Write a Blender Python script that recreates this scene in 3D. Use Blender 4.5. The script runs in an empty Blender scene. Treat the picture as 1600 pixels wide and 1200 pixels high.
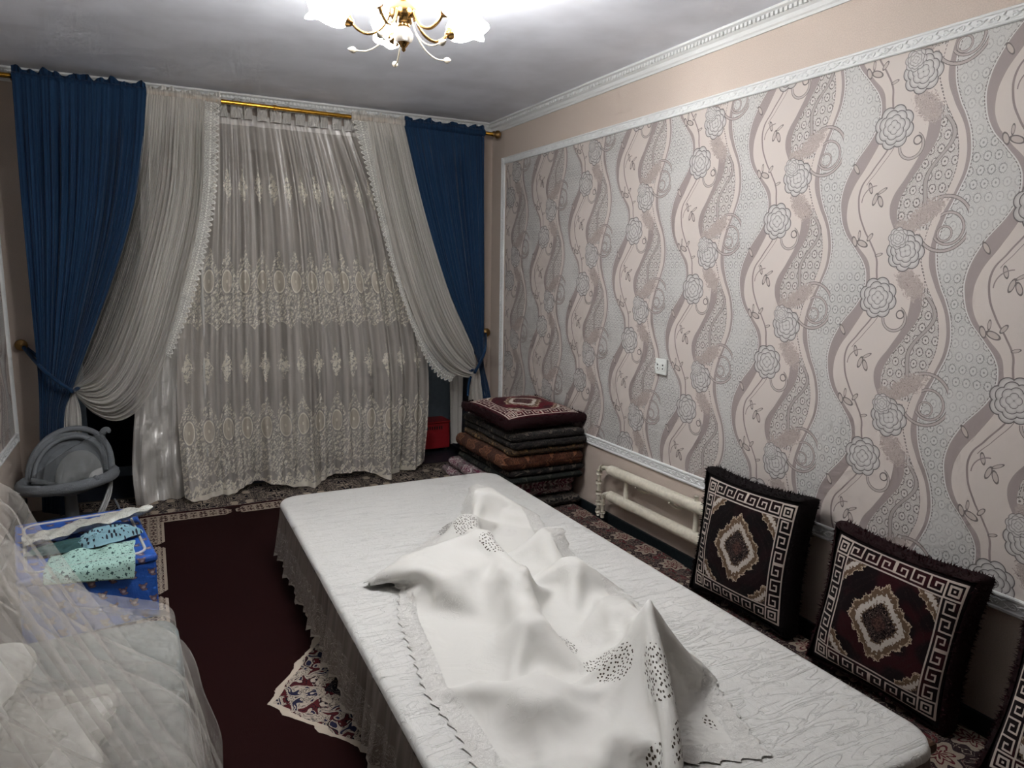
import bpy, bmesh, math, random
import numpy as np
from mathutils import Matrix, Vector

# ------------------------------------------------------------------ camera, world, exposure
sc = bpy.context.scene
col = sc.collection
CAM_H = 1.523
RW = np.array([[0.89199892, -0.45176315, 0.01574779],
               [-0.05773911, -0.14841855, -0.98723763],
               [0.44833484, 0.87970563, -0.15847359]])
FPX = 1110.497
cam_d = bpy.data.cameras.new('camera')
cam = bpy.data.objects.new('camera', cam_d); col.objects.link(cam)
cam_d.sensor_width = 36.0
cam_d.lens = FPX / 1600 * 36
cam_d.clip_start = 0.05
cam.matrix_world = Matrix(((RW[0][0], -RW[1][0], -RW[2][0], 0), (RW[0][1], -RW[1][1], -RW[2][1], 0),
                           (RW[0][2], -RW[1][2], -RW[2][2], CAM_H), (0, 0, 0, 1)))
sc.camera = cam
sc.view_settings.view_transform = 'Standard'
sc.view_settings.look = 'None'
sc.view_settings.gamma = 1.0
sc.view_settings.use_curve_mapping = False
sc.view_settings.exposure = 0.0
sc.cycles.use_adaptive_sampling = True
sc.cycles.adaptive_threshold = 0.12
sc.cycles.adaptive_min_samples = 8
sc.cycles.max_bounces = 5
sc.cycles.diffuse_bounces = 3
sc.cycles.glossy_bounces = 2
sc.cycles.transmission_bounces = 3
sc.cycles.transparent_max_bounces = 10
LAMP = 102.0
w = bpy.data.worlds.new('night_sky'); sc.world = w
w.use_nodes = True
w.node_tree.nodes['Background'].inputs[0].default_value = (0.004, 0.007, 0.014, 1)
w.node_tree.nodes['Background'].inputs[1].default_value = 0.3

random.seed(4)
rng = np.random.default_rng(7)
PI = math.pi
XL, XR, YB, YF, ZC = -0.75, 2.38, 5.06, -0.36, 2.60     # the room


def at(px, py, Y=None, X=None, Z=None):
    """a point of the room seen at a spot of the photograph, on a plane of known distance"""
    d = RW.T @ np.array([(px - 800) / FPX, (py - 600) / FPX, 1.0])
    if Y is not None: t = Y / d[1]
    elif X is not None: t = X / d[0]
    else: t = (Z - CAM_H) / d[2]
    return d * t + np.array([0, 0, CAM_H])


# ------------------------------------------------------------------ node language
def lin(c):
    return tuple(((v / 255) / 12.92 if v / 255 <= 0.04045 else ((v / 255 + 0.055) / 1.055) ** 2.4) for v in c)


class S:
    """a shader socket or a number, with arithmetic"""
    nt = None

    def __init__(s, k): s.k = k

    @staticmethod
    def put(inp, v):
        v = v.k if isinstance(v, S) else v
        if isinstance(v, (int, float)): inp.default_value = v
        elif isinstance(v, tuple): inp.default_value = v if len(v) == len(inp.default_value) else (*v, 1)
        else: S.nt.links.new(v, inp)

    @staticmethod
    def m(op, *a):
        n = S.nt.nodes.new('ShaderNodeMath'); n.operation = op
        for i, v in enumerate(a): S.put(n.inputs[i], v)
        return S(n.outputs[0])

    def __add__(s, o): return S.m('ADD', s, o)
    __radd__ = __add__
    def __sub__(s, o): return S.m('SUBTRACT', s, o)
    def __rsub__(s, o): return S.m('SUBTRACT', o, s)
    def __mul__(s, o): return S.m('MULTIPLY', s, o)
    __rmul__ = __mul__
    def __truediv__(s, o): return S.m('DIVIDE', s, o)
    def __lt__(s, o): return S.m('LESS_THAN', s, o)
    def __gt__(s, o): return S.m('GREATER_THAN', s, o)
    def __and__(s, o): return S.m('MULTIPLY', s, o)
    def __or__(s, o): return S.m('MAXIMUM', s, o)
    def __neg__(s): return S.m('MULTIPLY', s, -1.0)


def sin(a): return S.m('SINE', a)
def cos(a): return S.m('COSINE', a)
def ab(a): return S.m('ABSOLUTE', a)
def fl(a): return S.m('FLOOR', a)
def fr(a): return a - fl(a)
def sq(a): return S.m('SQRT', a)
def atan2(a, b): return S.m('ARCTAN2', a, b)
def mn(a, b): return S.m('MINIMUM', a, b)
def mx(a, b): return S.m('MAXIMUM', a, b)
def inv(a): return 1.0 - a
def pingpong(a, p): return S.m('PINGPONG', a, p)
def hyp(a, b): return sq(a * a + b * b)
def between(x, a, b): return (x > a) & (x < b)
def soft(x, a, b):
    n = S.nt.nodes.new('ShaderNodeMapRange'); n.interpolation_type = 'SMOOTHSTEP'
    S.put(n.inputs[0], x); n.inputs[1].default_value = a; n.inputs[2].default_value = b
    return S(n.outputs[0])


def uv():
    n = S.nt.nodes.new('ShaderNodeUVMap'); sp = S.nt.nodes.new('ShaderNodeSeparateXYZ')
    S.nt.links.new(n.outputs[0], sp.inputs[0])
    return S(sp.outputs[0]), S(sp.outputs[1])


def vec(x, y, z=0.0):
    n = S.nt.nodes.new('ShaderNodeCombineXYZ')
    for i, v in enumerate((x, y, z)): S.put(n.inputs[i], v)
    return S(n.outputs[0])


def noise(v, scale, detail=2.0, rough=0.5, dist=0.0):
    n = S.nt.nodes.new('ShaderNodeTexNoise'); n.noise_dimensions = '2D'; S.put(n.inputs['Vector'], v)
    n.inputs['Scale'].default_value = scale; n.inputs['Detail'].default_value = detail
    n.inputs['Roughness'].default_value = rough; n.inputs['Distortion'].default_value = dist
    return S(n.outputs[0])


def voro(v, scale, feature='F1', rnd=1.0):
    n = S.nt.nodes.new('ShaderNodeTexVoronoi'); n.voronoi_dimensions = '2D'; n.feature = feature; S.put(n.inputs['Vector'], v)
    n.inputs['Scale'].default_value = scale; n.inputs['Randomness'].default_value = rnd
    return S(n.outputs[0])


def curve(x, pts, lo, hi):
    """piecewise smooth function of x (0..1) through pts; values lo..hi"""
    n = S.nt.nodes.new('ShaderNodeFloatCurve'); S.put(n.inputs['Value'], x)
    c = n.mapping.curves[0]
    while len(c.points) < len(pts): c.points.new(0.5, 0.5)
    for p, (a, b) in zip(c.points, pts): p.location = (a, (b - lo) / (hi - lo))
    n.mapping.update()
    return S(n.outputs[0]) * (hi - lo) + lo


def cmix(f, a, b):
    n = S.nt.nodes.new('ShaderNodeMix'); n.data_type = 'RGBA'
    S.put(n.inputs[0], f); S.put(n.inputs[6], a); S.put(n.inputs[7], b)
    return S(n.outputs[2])


MATS = {}


def material(name, fn):
    """fn() -> dict(color, rough, metal, alpha, bump, bump_d, sheen, trans, spec, emit, emit_s)"""
    if name in MATS: return MATS[name]
    m = bpy.data.materials.new(name); m.use_nodes = True
    nt = m.node_tree; nt.nodes.clear(); S.nt = nt
    d = fn()
    out = nt.nodes.new('ShaderNodeOutputMaterial')
    b = nt.nodes.new('ShaderNodeBsdfPrincipled')
    S.put(b.inputs['Base Color'], d.get('color', (0.8, 0.8, 0.8)))
    S.put(b.inputs['Roughness'], d.get('rough', 0.6)); S.put(b.inputs['Metallic'], d.get('metal', 0.0))
    if 'spec' in d: S.put(b.inputs['Specular IOR Level'], d['spec'])
    if 'sheen' in d:
        b.inputs['Sheen Weight'].default_value = d['sheen']; b.inputs['Sheen Roughness'].default_value = 0.4
    if 'transmission' in d: b.inputs['Transmission Weight'].default_value = d['transmission']
    if 'emit' in d:
        S.put(b.inputs['Emission Color'], d['emit']); S.put(b.inputs['Emission Strength'], d['emit_s'])
    nrm = None
    if 'bump' in d:
        bp = nt.nodes.new('ShaderNodeBump'); S.put(bp.inputs['Height'], d['bump'])
        bp.inputs['Distance'].default_value = d.get('bump_d', 0.003); bp.inputs['Strength'].default_value = d.get('bump_s', 1.0)
        nt.links.new(bp.outputs[0], b.inputs['Normal']); nrm = bp.outputs[0]
    sh = b.outputs[0]
    if 'trans' in d:                       # light passing through thin cloth
        t = nt.nodes.new('ShaderNodeBsdfTranslucent'); S.put(t.inputs[0], d.get('color'))
        mxs = nt.nodes.new('ShaderNodeMixShader'); S.put(mxs.inputs[0], d['trans'])
        nt.links.new(sh, mxs.inputs[1]); nt.links.new(t.outputs[0], mxs.inputs[2]); sh = mxs.outputs[0]
    if 'alpha' in d:
        t = nt.nodes.new('ShaderNodeBsdfTransparent')
        mxs = nt.nodes.new('ShaderNodeMixShader'); S.put(mxs.inputs[0], d['alpha'])
        nt.links.new(t.outputs[0], mxs.inputs[1]); nt.links.new(sh, mxs.inputs[2]); sh = mxs.outputs[0]
    nt.links.new(sh, out.inputs[0])
    MATS[name] = m
    return m


def plain(name, c, rough=0.6, metal=0.0, grain=None, gd=0.002, **kw):
    def f():
        d = dict(color=lin(c), rough=rough, metal=metal, **kw)
        if grain:
            u, v = uv(); g = noise(vec(u, v), grain, 3)
            d['bump'] = g; d['bump_d'] = gd
            d['color'] = cmix(soft(g, 0.3, 0.7), tuple(x * 0.93 for x in lin(c)), tuple(min(1, x * 1.05) for x in lin(c)))
        return d
    return material(name, f)


# ------------------------------------------------------------------ patterns
def ellipse(p, q, cx, cy, ang, a, b):
    ca, sa = math.cos(ang), math.sin(ang)
    x = (p - cx) * ca + (q - cy) * sa
    y = (q - cy) * ca - (p - cx) * sa
    return hyp(x * (1 / a), y * (1 / b))


def flower(p, q, cx, cy, R, rot, colr, base):
    """layers of petals with dark outlines; base is the colour below"""
    x, y = p - cx, q - cy
    th = atan2(y, x); r = hyp(x, y)
    c = base
    for i, (n, d, pr) in enumerate(((8, 0.74, 0.36), (7, 0.55, 0.32), (6, 0.36, 0.26), (4, 0.18, 0.18))):
        sec = 2 * PI / n
        t = fr((th + rot + i * 0.5) / sec) * sec - sec / 2
        ds = hyp(r * cos(t) - d * R, r * sin(t) * 0.9) / (pr * R)
        body = cmix(soft(ds, 0.35, 0.95), colr[0], colr[1])
        body = cmix(between(ds, 0.86, 1.0), body, colr[2])
        c = cmix((ds < 1.0) | (r < d * R), c, body)
    return c


def wallpaper():
    u, v = uv()                        # metres along the wall (towards the room's door) and up
    P = 0.5
    g = (u + 0.205) / P
    k = fl(g)
    p = (g - k) * P - 0.205
    q0 = (v + (k * 0.5 - fl(k * 0.5)) * 2 * 0.298) / 0.596
    qn = fr(q0); q = qn * 0.596
    n01 = lambda pts: [(a / 0.596, b) for a, b in pts]
    lo, hi = -0.3, 0.35
    r1L = curve(qn, n01([(0, -.065), (.033, -.082), (.13, -.154), (.225, -.191), (.293, -.189), (.366, -.163), (.431, -.111), (.49, -.068), (.53, -.057), (.596, -.062)]), lo, hi)
    r1R = curve(qn, n01([(0, -.03), (.045, -.045), (.131, -.094), (.213, -.146), (.281, -.162), (.349, -.150), (.42, -.100), (.477, -.052), (.527, -.040), (.596, -.030)]), lo, hi)
    r2L = curve(qn, n01([(0, .128), (.092, .115), (.185, .065), (.254, .021), (.298, .014), (.356, .034), (.42, .08), (.5, .14), (.596, .128)]), lo, hi)
    r2R = curve(qn, n01([(0, .169), (.068, .164), (.144, .12), (.222, .069), (.275, .047), (.339, .05), (.40, .09), (.47, .14), (.54, .165), (.596, .169)]), lo, hi)
    r3L = curve(qn, n01([(0, .228), (.072, .258), (.17, .265), (.244, .243), (.332, .203), (.4, .184), (.478, .179), (.554, .206), (.596, .228)]), lo, hi)
    r3R = curve(qn, n01([(0, .247), (.096, .278), (.179, .278), (.259, .25), (.331, .221), (.398, .203), (.476, .204), (.551, .225), (.596, .247)]), lo, hi)
    vine = curve(qn, n01([(0, .0), (.052, -.002), (.153, -.07), (.207, -.109), (.28, -.112), (.356, -.083), (.415, -.046), (.469, -.019), (.513, -.014), (.596, 0)]), lo, hi)
    cream, silver = lin((218, 208, 201)), lin((212, 211, 208))
    mauve, mline, dark = lin((166, 153, 151)), lin((142, 128, 126)), lin((104, 95, 94))
    # fine damask lattice
    L = 0.034
    a, b = u / L, v / (L * 1.25)
    a2 = a + (fl(b) - fl(fl(b) * 0.5) * 2) * 0.5
    ca, cb = fr(a2) - 0.5, fr(b) - 0.5
    rr = hyp(ca, cb)
    wob = noise(vec(u, v), 260, 1)
    ring = between(rr + (wob - 0.5) * 0.16, 0.30, 0.385)
    dots = (rr + (wob - 0.5) * 0.1) < 0.09
    scr = ab(sin(noise(vec(ca, cb), 3.2, 0) * 26)) < 0.30
    lat = mx(ring, mx(dots, scr & (rr > 0.42)))
    fade = soft(noise(vec(u, v), 5, 0), 0.35, 0.62)
    grey1 = cmix(lat * (0.45 + 0.5 * fade), silver, lin((136, 135, 134)))
    dens = cmix(lat, lin((214, 209, 204)), dark)
    c = grey1
    fieldm = (p > r1L) & (p < r3L)
    c = cmix(fieldm, c, cream)
    c = cmix((p > r2R) & (p < r3L - 0.026) & ((q < 0.37) | (q > 0.565)), c, dens)
    # scrolling line inside the dense part
    mid = (r2R + r3L) * 0.5 - 0.012
    sw = mid + sin(q * 26) * 0.022
    c = cmix((ab(p - sw) < 0.006) & (q < 0.36), c, lin((178, 168, 164)))
    c = cmix(between(ab(p - sw), 0.006, 0.0085) & (q < 0.36), c, dark)
    grain = noise(vec(u, v), 900, 1)
    mv = cmix(soft(grain, 0.35, 0.65), mline, lin((176, 164, 161)))
    c = cmix(between(p, r1L, r1R), c, mv)
    c = cmix(between(p, r2L, r2R) & (q < 0.38), c, mv)
    c = cmix(between(p, r2L, r2R) & (q > 0.55), c, mv)
    c = cmix(between(p, r3L, r3R), c, mv)
    for e, wd in ((r1L, .0022), (r3R, .0022)): c = cmix(ab(p - e) < wd, c, lin((222, 220, 217)))
    for e, off in ((r1L, -.0042), (r2R, .006), (r3L, -.027), (r3R, .0042)):
        c = cmix((ab(p - (e + off)) < 0.0014) & ((fr(v * 90) < 0.62)), c, dark)
    # vine with leaves
    c = cmix((ab(p - vine) < 0.0036) & (q > 0.03), c, mline)
    c = cmix((ab(p - (vine + 0.016 + 0.006 * sin(q * 14))) < 0.0016) & (q > 0.04) & (q < 0.2), c, mline)
    leaf = [(-.070, .212, 1.3, .022, .008), (-.048, .253, 1.9, .024, .009), (-.026, .262, 1.2, .023, .010), (-.022, .226, -.5, .022, .006),
            (-.137, .137, 1.0, .024, .009), (-.118, .402, 1.2, .022, .010), (-.085, .410, .4, .026, .012), (-.055, .388, -.9, .018, .008),
            (-.012, .452, -.3, .016, .006), (-.10, .378, 1.6, .018, .006)]
    for (cx, cy, an, aa, bb) in leaf:
        e = ellipse(p, q, cx, cy, an, aa, bb)
        c = cmix(e < 1.0, c, cmix(between(e, 0.72, 1.0), lin((196, 184, 177)), dark))
    arc = between(hyp(p + 0.045, q - 0.262), 0.055, 0.059) & (q < 0.262) & (p < -0.045)
    c = cmix(arc, c, mline)
    # big scroll rings beside the peony, and the hook below the rose
    for (cx, cy, rad, wd) in ((.215, .352, .090, .0055), (.232, .368, .052, .0045), (.222, .385, .024, .0035)):
        r = hyp(p - cx, (q - cy)) + (wob - 0.5) * 0.002
        keep = inv((p < cx - 0.03) & (q < cy + 0.03))
        c = cmix((ab(r - rad) < wd) & keep, c, lin((186, 174, 170)))
        c = cmix(between(ab(r - rad), wd * 0.7, wd * 1.15) & keep, c, dark)
    r = hyp(p - .072, q - .082)
    hk = ((q > .082) | (p > .095))
    c = cmix((ab(r - .043) < .0055) & hk, c, lin((190, 180, 175)))
    c = cmix(between(ab(r - .043), .0036, .0058) & hk, c, dark)
    r = hyp(p - .094, q - .066)
    c = cmix(between(r, .012, .0165), c, dark)
    # acanthus clusters
    ac = noise(vec(u, v), 46, 2, 0.5, 2.2)
    lines = ab(sin(ac * 30)) < 0.42
    for (cx, cy, an, aa, bb) in ((.118, .552, .9, .075, .040), (.118, -.044, .9, .075, .040), (.145, .318, -.6, .085, .036), (.075, .365, .8, .045, .030)):
        e = ellipse(p, q, cx, cy, an, aa, bb) + (ac - 0.5) * 1.3
        c = cmix(e < 0.92, c, cmix(lines, lin((196, 182, 175)), lin((120, 107, 104))))
    petal = (lin((214, 211, 208)), lin((186, 182, 180)), lin((92, 86, 87)))
    c = flower(p, q, .089, .440, .066, 0.3, petal, c)
    c = flower(p, q, .058, .395, .036, 1.1, petal, c)
    c = flower(p, q - 0.596 * (q > 0.3), 0.0, 0.010, .070, 0.9, petal, c)
    c = cmix(noise(vec(u, v), 1400, 1) * 0.16, c, lin((150, 142, 138)))
    c = cmix(0.10, c, lin((96, 92, 92)))
    return dict(color=c, rough=0.5, bump=noise(vec(u, v), 700, 2), bump_d=0.0008)


def velvet_floral(dark, mid, light, sc_=14.0, accent=(96, 22, 30)):
    def f():
        u, v = uv()
        pu, pv = pingpong(u, 0.17), pingpong(v, 0.21)
        n1 = noise(vec(pu, pv), sc_, 3, 0.55, 1.6)
        n2 = noise(vec(pu + 3.3, pv + 1.7), sc_ * 1.7, 2, 0.5, 1.0)
        r = hyp(pu - 0.085, pv - 0.105)
        th = atan2(pv - 0.105, pu - 0.085)
        fl_ = r + 0.012 * sin(th * 7) + (n2 - 0.5) * 0.03
        c = lin(dark)
        c = cmix(ab(sin(n1 * 24)) < 0.30, c, lin(light))
        c = cmix(n2 > 0.58, c, lin(accent))
        c = cmix(ab(n2 - 0.58) < 0.018, c, lin(mid))
        c = cmix(fl_ < 0.062, c, lin(light))
        c = cmix(between(fl_, 0.028, 0.040) | (fl_ < 0.012), c, lin(accent))
        c = cmix(between(fl_, 0.062, 0.070), c, lin(dark))
        c = cmix(soft(noise(vec(u, v), 420, 2), 0.3, 0.8) * 0.45, c, lin(dark))
        return dict(color=c, rough=0.85, sheen=0.04, bump=noise(vec(u, v), 500, 2) + n1 * 0.4, bump_d=0.003, spec=0.2)
    return f


def cushion_print(ground, red):
    def f():
        u, v = uv()                                    # 0..1 over the front
        dx, dy = mn(u, 1 - u), mn(v, 1 - v)
        d = mn(dx, dy)
        side = dx < dy
        al = v * side + u * inv(side)
        wd, m0 = 0.118, 0.045
        b = (d - m0) / wd
        cc = fr((al - 0.5) / wd)
        # key turns round its middle
        cc = cc * ((al > 0.5)) + (1 - cc) * inv((al > 0.5))
        bx = lambda x0, x1, y0, y1: between(cc, x0, x1) & between(b, y0, y1)
        key = bx(0.0, .10, 0, .80) | bx(0, .78, .71, .80) | bx(.68, .78, .28, .80) | bx(.34, .78, .27, .36) | bx(.34, .44, .27, .55)
        rails = between(b, -0.02, 0.07) | between(b, 0.94, 1.03)
        band = mx(key, rails) & between(b, -0.05, 1.05)
        corner = (dx < m0 + wd) & (dy < m0 + wd) & (d > m0)
        ce = mx(ab(dx - m0 - wd / 2), ab(dy - m0 - wd / 2)) / wd
        band = band * inv(corner) + corner * (between(ce, .40, .5) | between(ce, .17, .29) | (ce < .06))
        blk, cream = lin(ground), lin((196, 182, 172))
        fz = noise(vec(u, v), 60, 2)
        c = cmix(soft(noise(vec(u, v), 5, 1), 0.45, 0.62), blk, lin(red))
        c = cmix((d < m0 - 0.002), c, blk)

        def medal(cx, cy, R, c, sy=1.0):
            x, y = u - cx, (v - cy) * sy
            th = atan2(y, x)
            r = hyp(x, y) * (1 - 0.11 * cos(th * 4)) / R + (fz - 0.5) * 0.30
            scal = r + 0.05 * sin(th * 15)
            c = cmix(scal < 1.12, c, lin((190, 172, 150)))
            c = cmix(scal < 1.06, c, lin((104, 84, 66)))
            c = cmix(between(r + 0.025 * sin(th * 32), .64, .86), c, lin((196, 188, 180)))
            inn = noise(vec(u, v), 26, 2, 0.5, 1.5)
            c = cmix(r < .58, c, cmix((ab(sin(inn * 22)) < .28), blk, lin((138, 116, 108))))
            c = cmix(r < .26, c, cmix(fz > 0.5, lin((58, 40, 38)), lin((92, 66, 60))))
            c = cmix(between(r, 1.5, 1.52), c, lin((44, 30, 30)))
            return c
        inside = d > m0 + wd * 1.05
        cm = medal(0.5, 0.5, 0.175, c, 0.86)
        k0 = m0 + wd * 0.7
        for cx, cy in ((k0, k0), (1 - k0, k0), (k0, 1 - k0), (1 - k0, 1 - k0)):
            cm = medal(cx, cy, 0.165, cm)
        c = cmix(inside, c, cm)
        c = cmix(band, c, cream)
        return dict(color=c, rough=0.85, sheen=0.04, spec=0.15, bump=noise(vec(u, v), 220, 2) + band * 0.6, bump_d=0.002)
    return f


def carpet_print():
    x, y = uv()                                     # metres in the room
    cx, cy = 0.815, 2.40
    dx, dy = ab(x - cx), ab(y - cy)
    hx, hy = 0.815, 2.12                            # half size of the plain field (to the cream strip)
    field, black, cream = lin((37, 13, 13)), lin((26, 24, 32)), lin((176, 162, 146))
    fine = noise(vec(x, y), 500, 2)
    c = cmix(soft(fine, 0.3, 0.75), field, lin((27, 9, 9)))
    # border: black ground with cream arabesques
    pp, qq = pingpong(x, 0.23), pingpong(y, 0.23)
    n1 = noise(vec(pp, qq), 9, 1, 0.5, 1.6)
    n2 = noise(vec(pp + 2.2, qq + 1.1), 17, 2, 0.5, 1.0)
    ara = ab(sin(n1 * 26)) < 0.40
    bc = cmix(ara, black, cream)
    bc = cmix(n2 > 0.60, bc, lin((92, 84, 84)))
    bc = cmix(ab(n2 - 0.60) < 0.02, bc, cream)
    ox, oy = dx - hx, dy - hy
    o = mx(ox, oy)
    c = cmix(o > 0.145, c, bc)
    c = cmix(between(o, 0.135, 0.160), c, lin((44, 12, 16)))
    c = cmix(o > 0.56, c, lin((120, 110, 100)))
    # cream cartouches with dark leaves and pointed ends
    al = dy * (ox > oy) + dx * (oy > ox)
    per = 0.66
    st = fr((al + 0.24) / per) * per
    pt = mn(st, per - st)
    cart = between(o, 0.0 + mx(0.05 - pt, 0.0) * 0.9, 0.128 - mx(0.06 - pt, 0.0) * 0.9) & (pt > 0.012)
    n3 = noise(vec(pingpong(x, 0.055), pingpong(y, 0.055)), 34, 2, 0.5, 1.6)
    leaves = (n3 > 0.53) & between(o, 0.014, 0.115)
    cc = cmix(leaves, cream, lin((58, 30, 32)))
    cc = cmix(between(ab(n3 - 0.53), 0.03, 0.045) & between(o, 0.012, 0.12), cc, black)
    c = cmix(cart, c, cc)
    # centre medallion
    th = atan2(dy, dx)
    md = dx / 0.545 + dy / 0.84 + 0.030 * ab(sin(dy * 34 + dx * 20)) + (n2 - 0.5) * 0.03
    m1 = noise(vec(dx, dy), 22, 2, 0.5, 1.3)
    mc = cmix(ab(sin(m1 * 26)) < 0.32, lin((182, 170, 156)), black)
    mc = cmix((m1 > 0.63), mc, lin((84, 32, 36)))
    mc = cmix(between(m1, 0.615, 0.635), mc, black)
    mc = cmix(m1 < 0.36, mc, lin((40, 40, 66)))
    mc = cmix(md < 0.62, mc, cmix(ab(sin(m1 * 30)) < 0.25, black, lin((120, 112, 104))))
    mc = cmix(md > 0.955, mc, lin((196, 184, 168)))
    c = cmix(md < 1.0, c, mc)
    return dict(color=c, rough=0.95, spec=0.1, bump=fine, bump_d=0.002)


def organza():
    u, v = uv()                                     # cloth metres across, metres up
    fl1 = noise(vec(u, v), 24, 2, 0.55, 1.4)
    fl2 = voro(vec(u + (fl1 - 0.5) * 0.06, v + (fl1 - 0.5) * 0.06), 48)
    flor = (fl2 < 0.34) | (ab(sin(fl1 * 26)) < 0.20)
    per = 0.165
    s = (fr(u / per) - 0.5) * per
    a = ab(s)

    def band(top, oval, bot, oh):
        env = (v < top - a * 1.9 + 0.012 * sin(s * 120)) & (v > bot + 0.05 * ab(sin(u / per * PI)) + 0.012)
        e = hyp(s / (oh * 0.64), (v - oval) / oh)
        ring = between(e, 0.86, 1.0) | (e < 0.16)
        return env & (e > 1.16) & flor, between(e, 0.0, 1.0), ring
    f1, o1, r1 = band(1.63, 1.42, 1.09, 0.076)
    f2, o2, r2 = band(0.66, 0.45, 0.10, 0.076)

    def spray(z):
        e = a / 0.046 + ab(v - z) / 0.105 + (fl1 - 0.5) * 1.3
        return (e < 1.0) & ((fl2 < 0.50) | (ab(sin(fl1 * 22)) < 0.4))
    f3, f4 = spray(2.02), spray(0.86)
    hem = (v < 0.115 + 0.02 * sin(u * 70)) & ((fl2 < 0.46) | (v < 0.05))
    emb = f1 | f2 | f3 | f4 | hem | r1 | r2
    ov = mx(o1, o2)
    weave = noise(vec(u * 1.0, v), 700, 1)
    streak = noise(vec(u * 26, v * 0.8), 1.0, 2)
    al = mx(emb * 0.97, mx(ov * 0.82, 0.66 + 0.22 * soft(streak, 0.35, 0.7)))
    c = cmix(emb, lin((204, 198, 191)), lin((250, 244, 230)))
    c = cmix(ov & inv(emb), c, lin((222, 213, 198)))
    c = cmix(v > 2.40, c, lin((222, 218, 214)))
    al = mx(al, (v > 2.40) * 0.97)
    return dict(color=c, rough=0.30, alpha=al, trans=0.2, spec=0.9, bump=emb * 1.0 + weave * 0.05, bump_d=0.002)


def voile(thin=True):
    u, v = uv()                                     # u 0..1 across, v metres
    n = noise(vec(u * 60, v * 0.7), 1.0, 3)
    al = (0.62 + 0.30 * soft(n, 0.35, 0.68)) * ((0.42 + 0.58 * mx(soft(u, 0.20, 0.40), soft(v, 2.0, 2.4))) if thin else 1.0)
    return dict(color=lin((220, 217, 211)), rough=0.7, alpha=al, trans=0.3, spec=0.2)


def lace_trim():
    u, v = uv()                                     # u 0..1 across the trim, v metres along
    holes = voro(vec(u * 0.05, v), 160) < 0.34
    edge = u > 0.62 + 0.34 * ab(sin(v * 95))
    rope = between(u, 0.36, 0.46) & (fr(v * 60) < 0.6)
    line = between(ab(u - (0.62 + 0.34 * ab(sin(v * 95)))), 0.0, 0.10)
    al = inv(edge) * mx(mx(0.40, rope), mx(holes * 0.75, line))
    return dict(color=lin((214, 214, 208)), rough=0.7, alpha=al)


def tulle(base):
    def f():
        u, v = uv()
        n = noise(vec(u * 9, v * 0.6), 2.0, 2)
        return dict(color=lin((212, 208, 202)), rough=0.8, alpha=base + 0.12 * soft(n, 0.3, 0.7), trans=0.35, spec=0.1)
    return f


def tablecloth():
    u, v = uv()
    n = noise(vec(u * 2.2, v * 9), 3.0, 4, 0.6, 0.8)
    n2 = noise(vec(u * 10, v * 1.4), 2.0, 3, 0.5, 0.6)
    jac = noise(vec(u, v), 9, 2, 0.5, 2.2)
    crease = inv(soft(ab(n - 0.5), 0.0, 0.035)) * 0.7 + inv(soft(ab(n2 - 0.52), 0.0, 0.02)) * 0.2
    return dict(color=cmix(ab(sin(jac * 22)) < 0.4, lin((214, 214, 211)), lin((207, 207, 203))), rough=0.42 , spec=0.45,
                bump=crease * 0.6 + n * 0.7, bump_d=0.0022)


def skirt_lace():
    u, v = uv()                                     # metres round the table, 0..1 down
    n = noise(vec(u, v * 0.27), 24, 2, 0.5, 1.8)
    emb = (ab(sin(n * 26)) < 0.34) & (v > 0.35)
    hemc = 0.95 - 0.06 * ab(sin(u * 42))
    st = noise(vec(u * 30, v * 0.6), 1.0, 2)
    c = cmix(emb, lin((150, 138, 130)), lin((196, 186, 176)))
    c = cmix(v > 0.86, c, lin((190, 182, 172)))
    al = mx(0.66 + 0.2 * soft(st, 0.3, 0.7), mx(emb, v > 0.86)) * (v < hemc)
    return dict(color=c, rough=0.7, alpha=al, trans=0.2, bump=emb * 1.0 + st, bump_d=0.003)


def cover_cloth():
    u, v = uv()                                     # cloth metres, 0 at the middle of the near end
    hw, L = 0.51, 2.29
    du = hw - ab(u)
    d = mn(mn(du, mn(v, L - v)), (u + 0.515) * 0.680 - (v - 1.60) * 0.733)
    n = noise(vec(u, v), 40, 2, 0.5, 1.8)
    border = d < 0.085
    lc = (ab(sin(n * 28)) < 0.5)
    scal = d < 0.012 + 0.012 * ab(sin((u + v) * 60))
    al = inv(scal)
    # cutwork: dark spots, the shade inside little openings painted in, along the middle and across the near end
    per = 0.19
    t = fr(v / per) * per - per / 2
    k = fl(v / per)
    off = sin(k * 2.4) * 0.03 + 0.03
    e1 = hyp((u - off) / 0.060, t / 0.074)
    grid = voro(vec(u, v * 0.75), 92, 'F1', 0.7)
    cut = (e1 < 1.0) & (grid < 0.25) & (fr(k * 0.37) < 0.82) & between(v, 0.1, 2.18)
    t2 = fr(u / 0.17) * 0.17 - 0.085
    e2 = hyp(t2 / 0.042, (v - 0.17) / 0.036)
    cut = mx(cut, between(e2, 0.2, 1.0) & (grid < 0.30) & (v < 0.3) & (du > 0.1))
    # raised white flowers
    emb = ((hyp((u - off - 0.06) / 0.07, (t + 0.03) / 0.06) < 1.0) | (e1 < 1.25)) & (n > 0.5)
    spr = hyp((ab(u) - 0.30) / 0.05, (fr(v / 0.34) * 0.34 - 0.17) / 0.05) < 1.0
    emb = mx(emb, spr & (n > 0.50))
    wr = noise(vec(u * 2, v * 2), 3.0, 3, 0.5, 0.6)
    c = cmix(border, lin((220, 219, 214)), cmix(lc, lin((226, 225, 221)), lin((208, 207, 202))))
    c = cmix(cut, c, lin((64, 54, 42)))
    return dict(color=c, rough=0.55, alpha=al, trans=0.04, spec=0.3, bump=emb * 0.35 + border * lc * 0.18 + wr * 0.8, bump_d=0.006)


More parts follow.
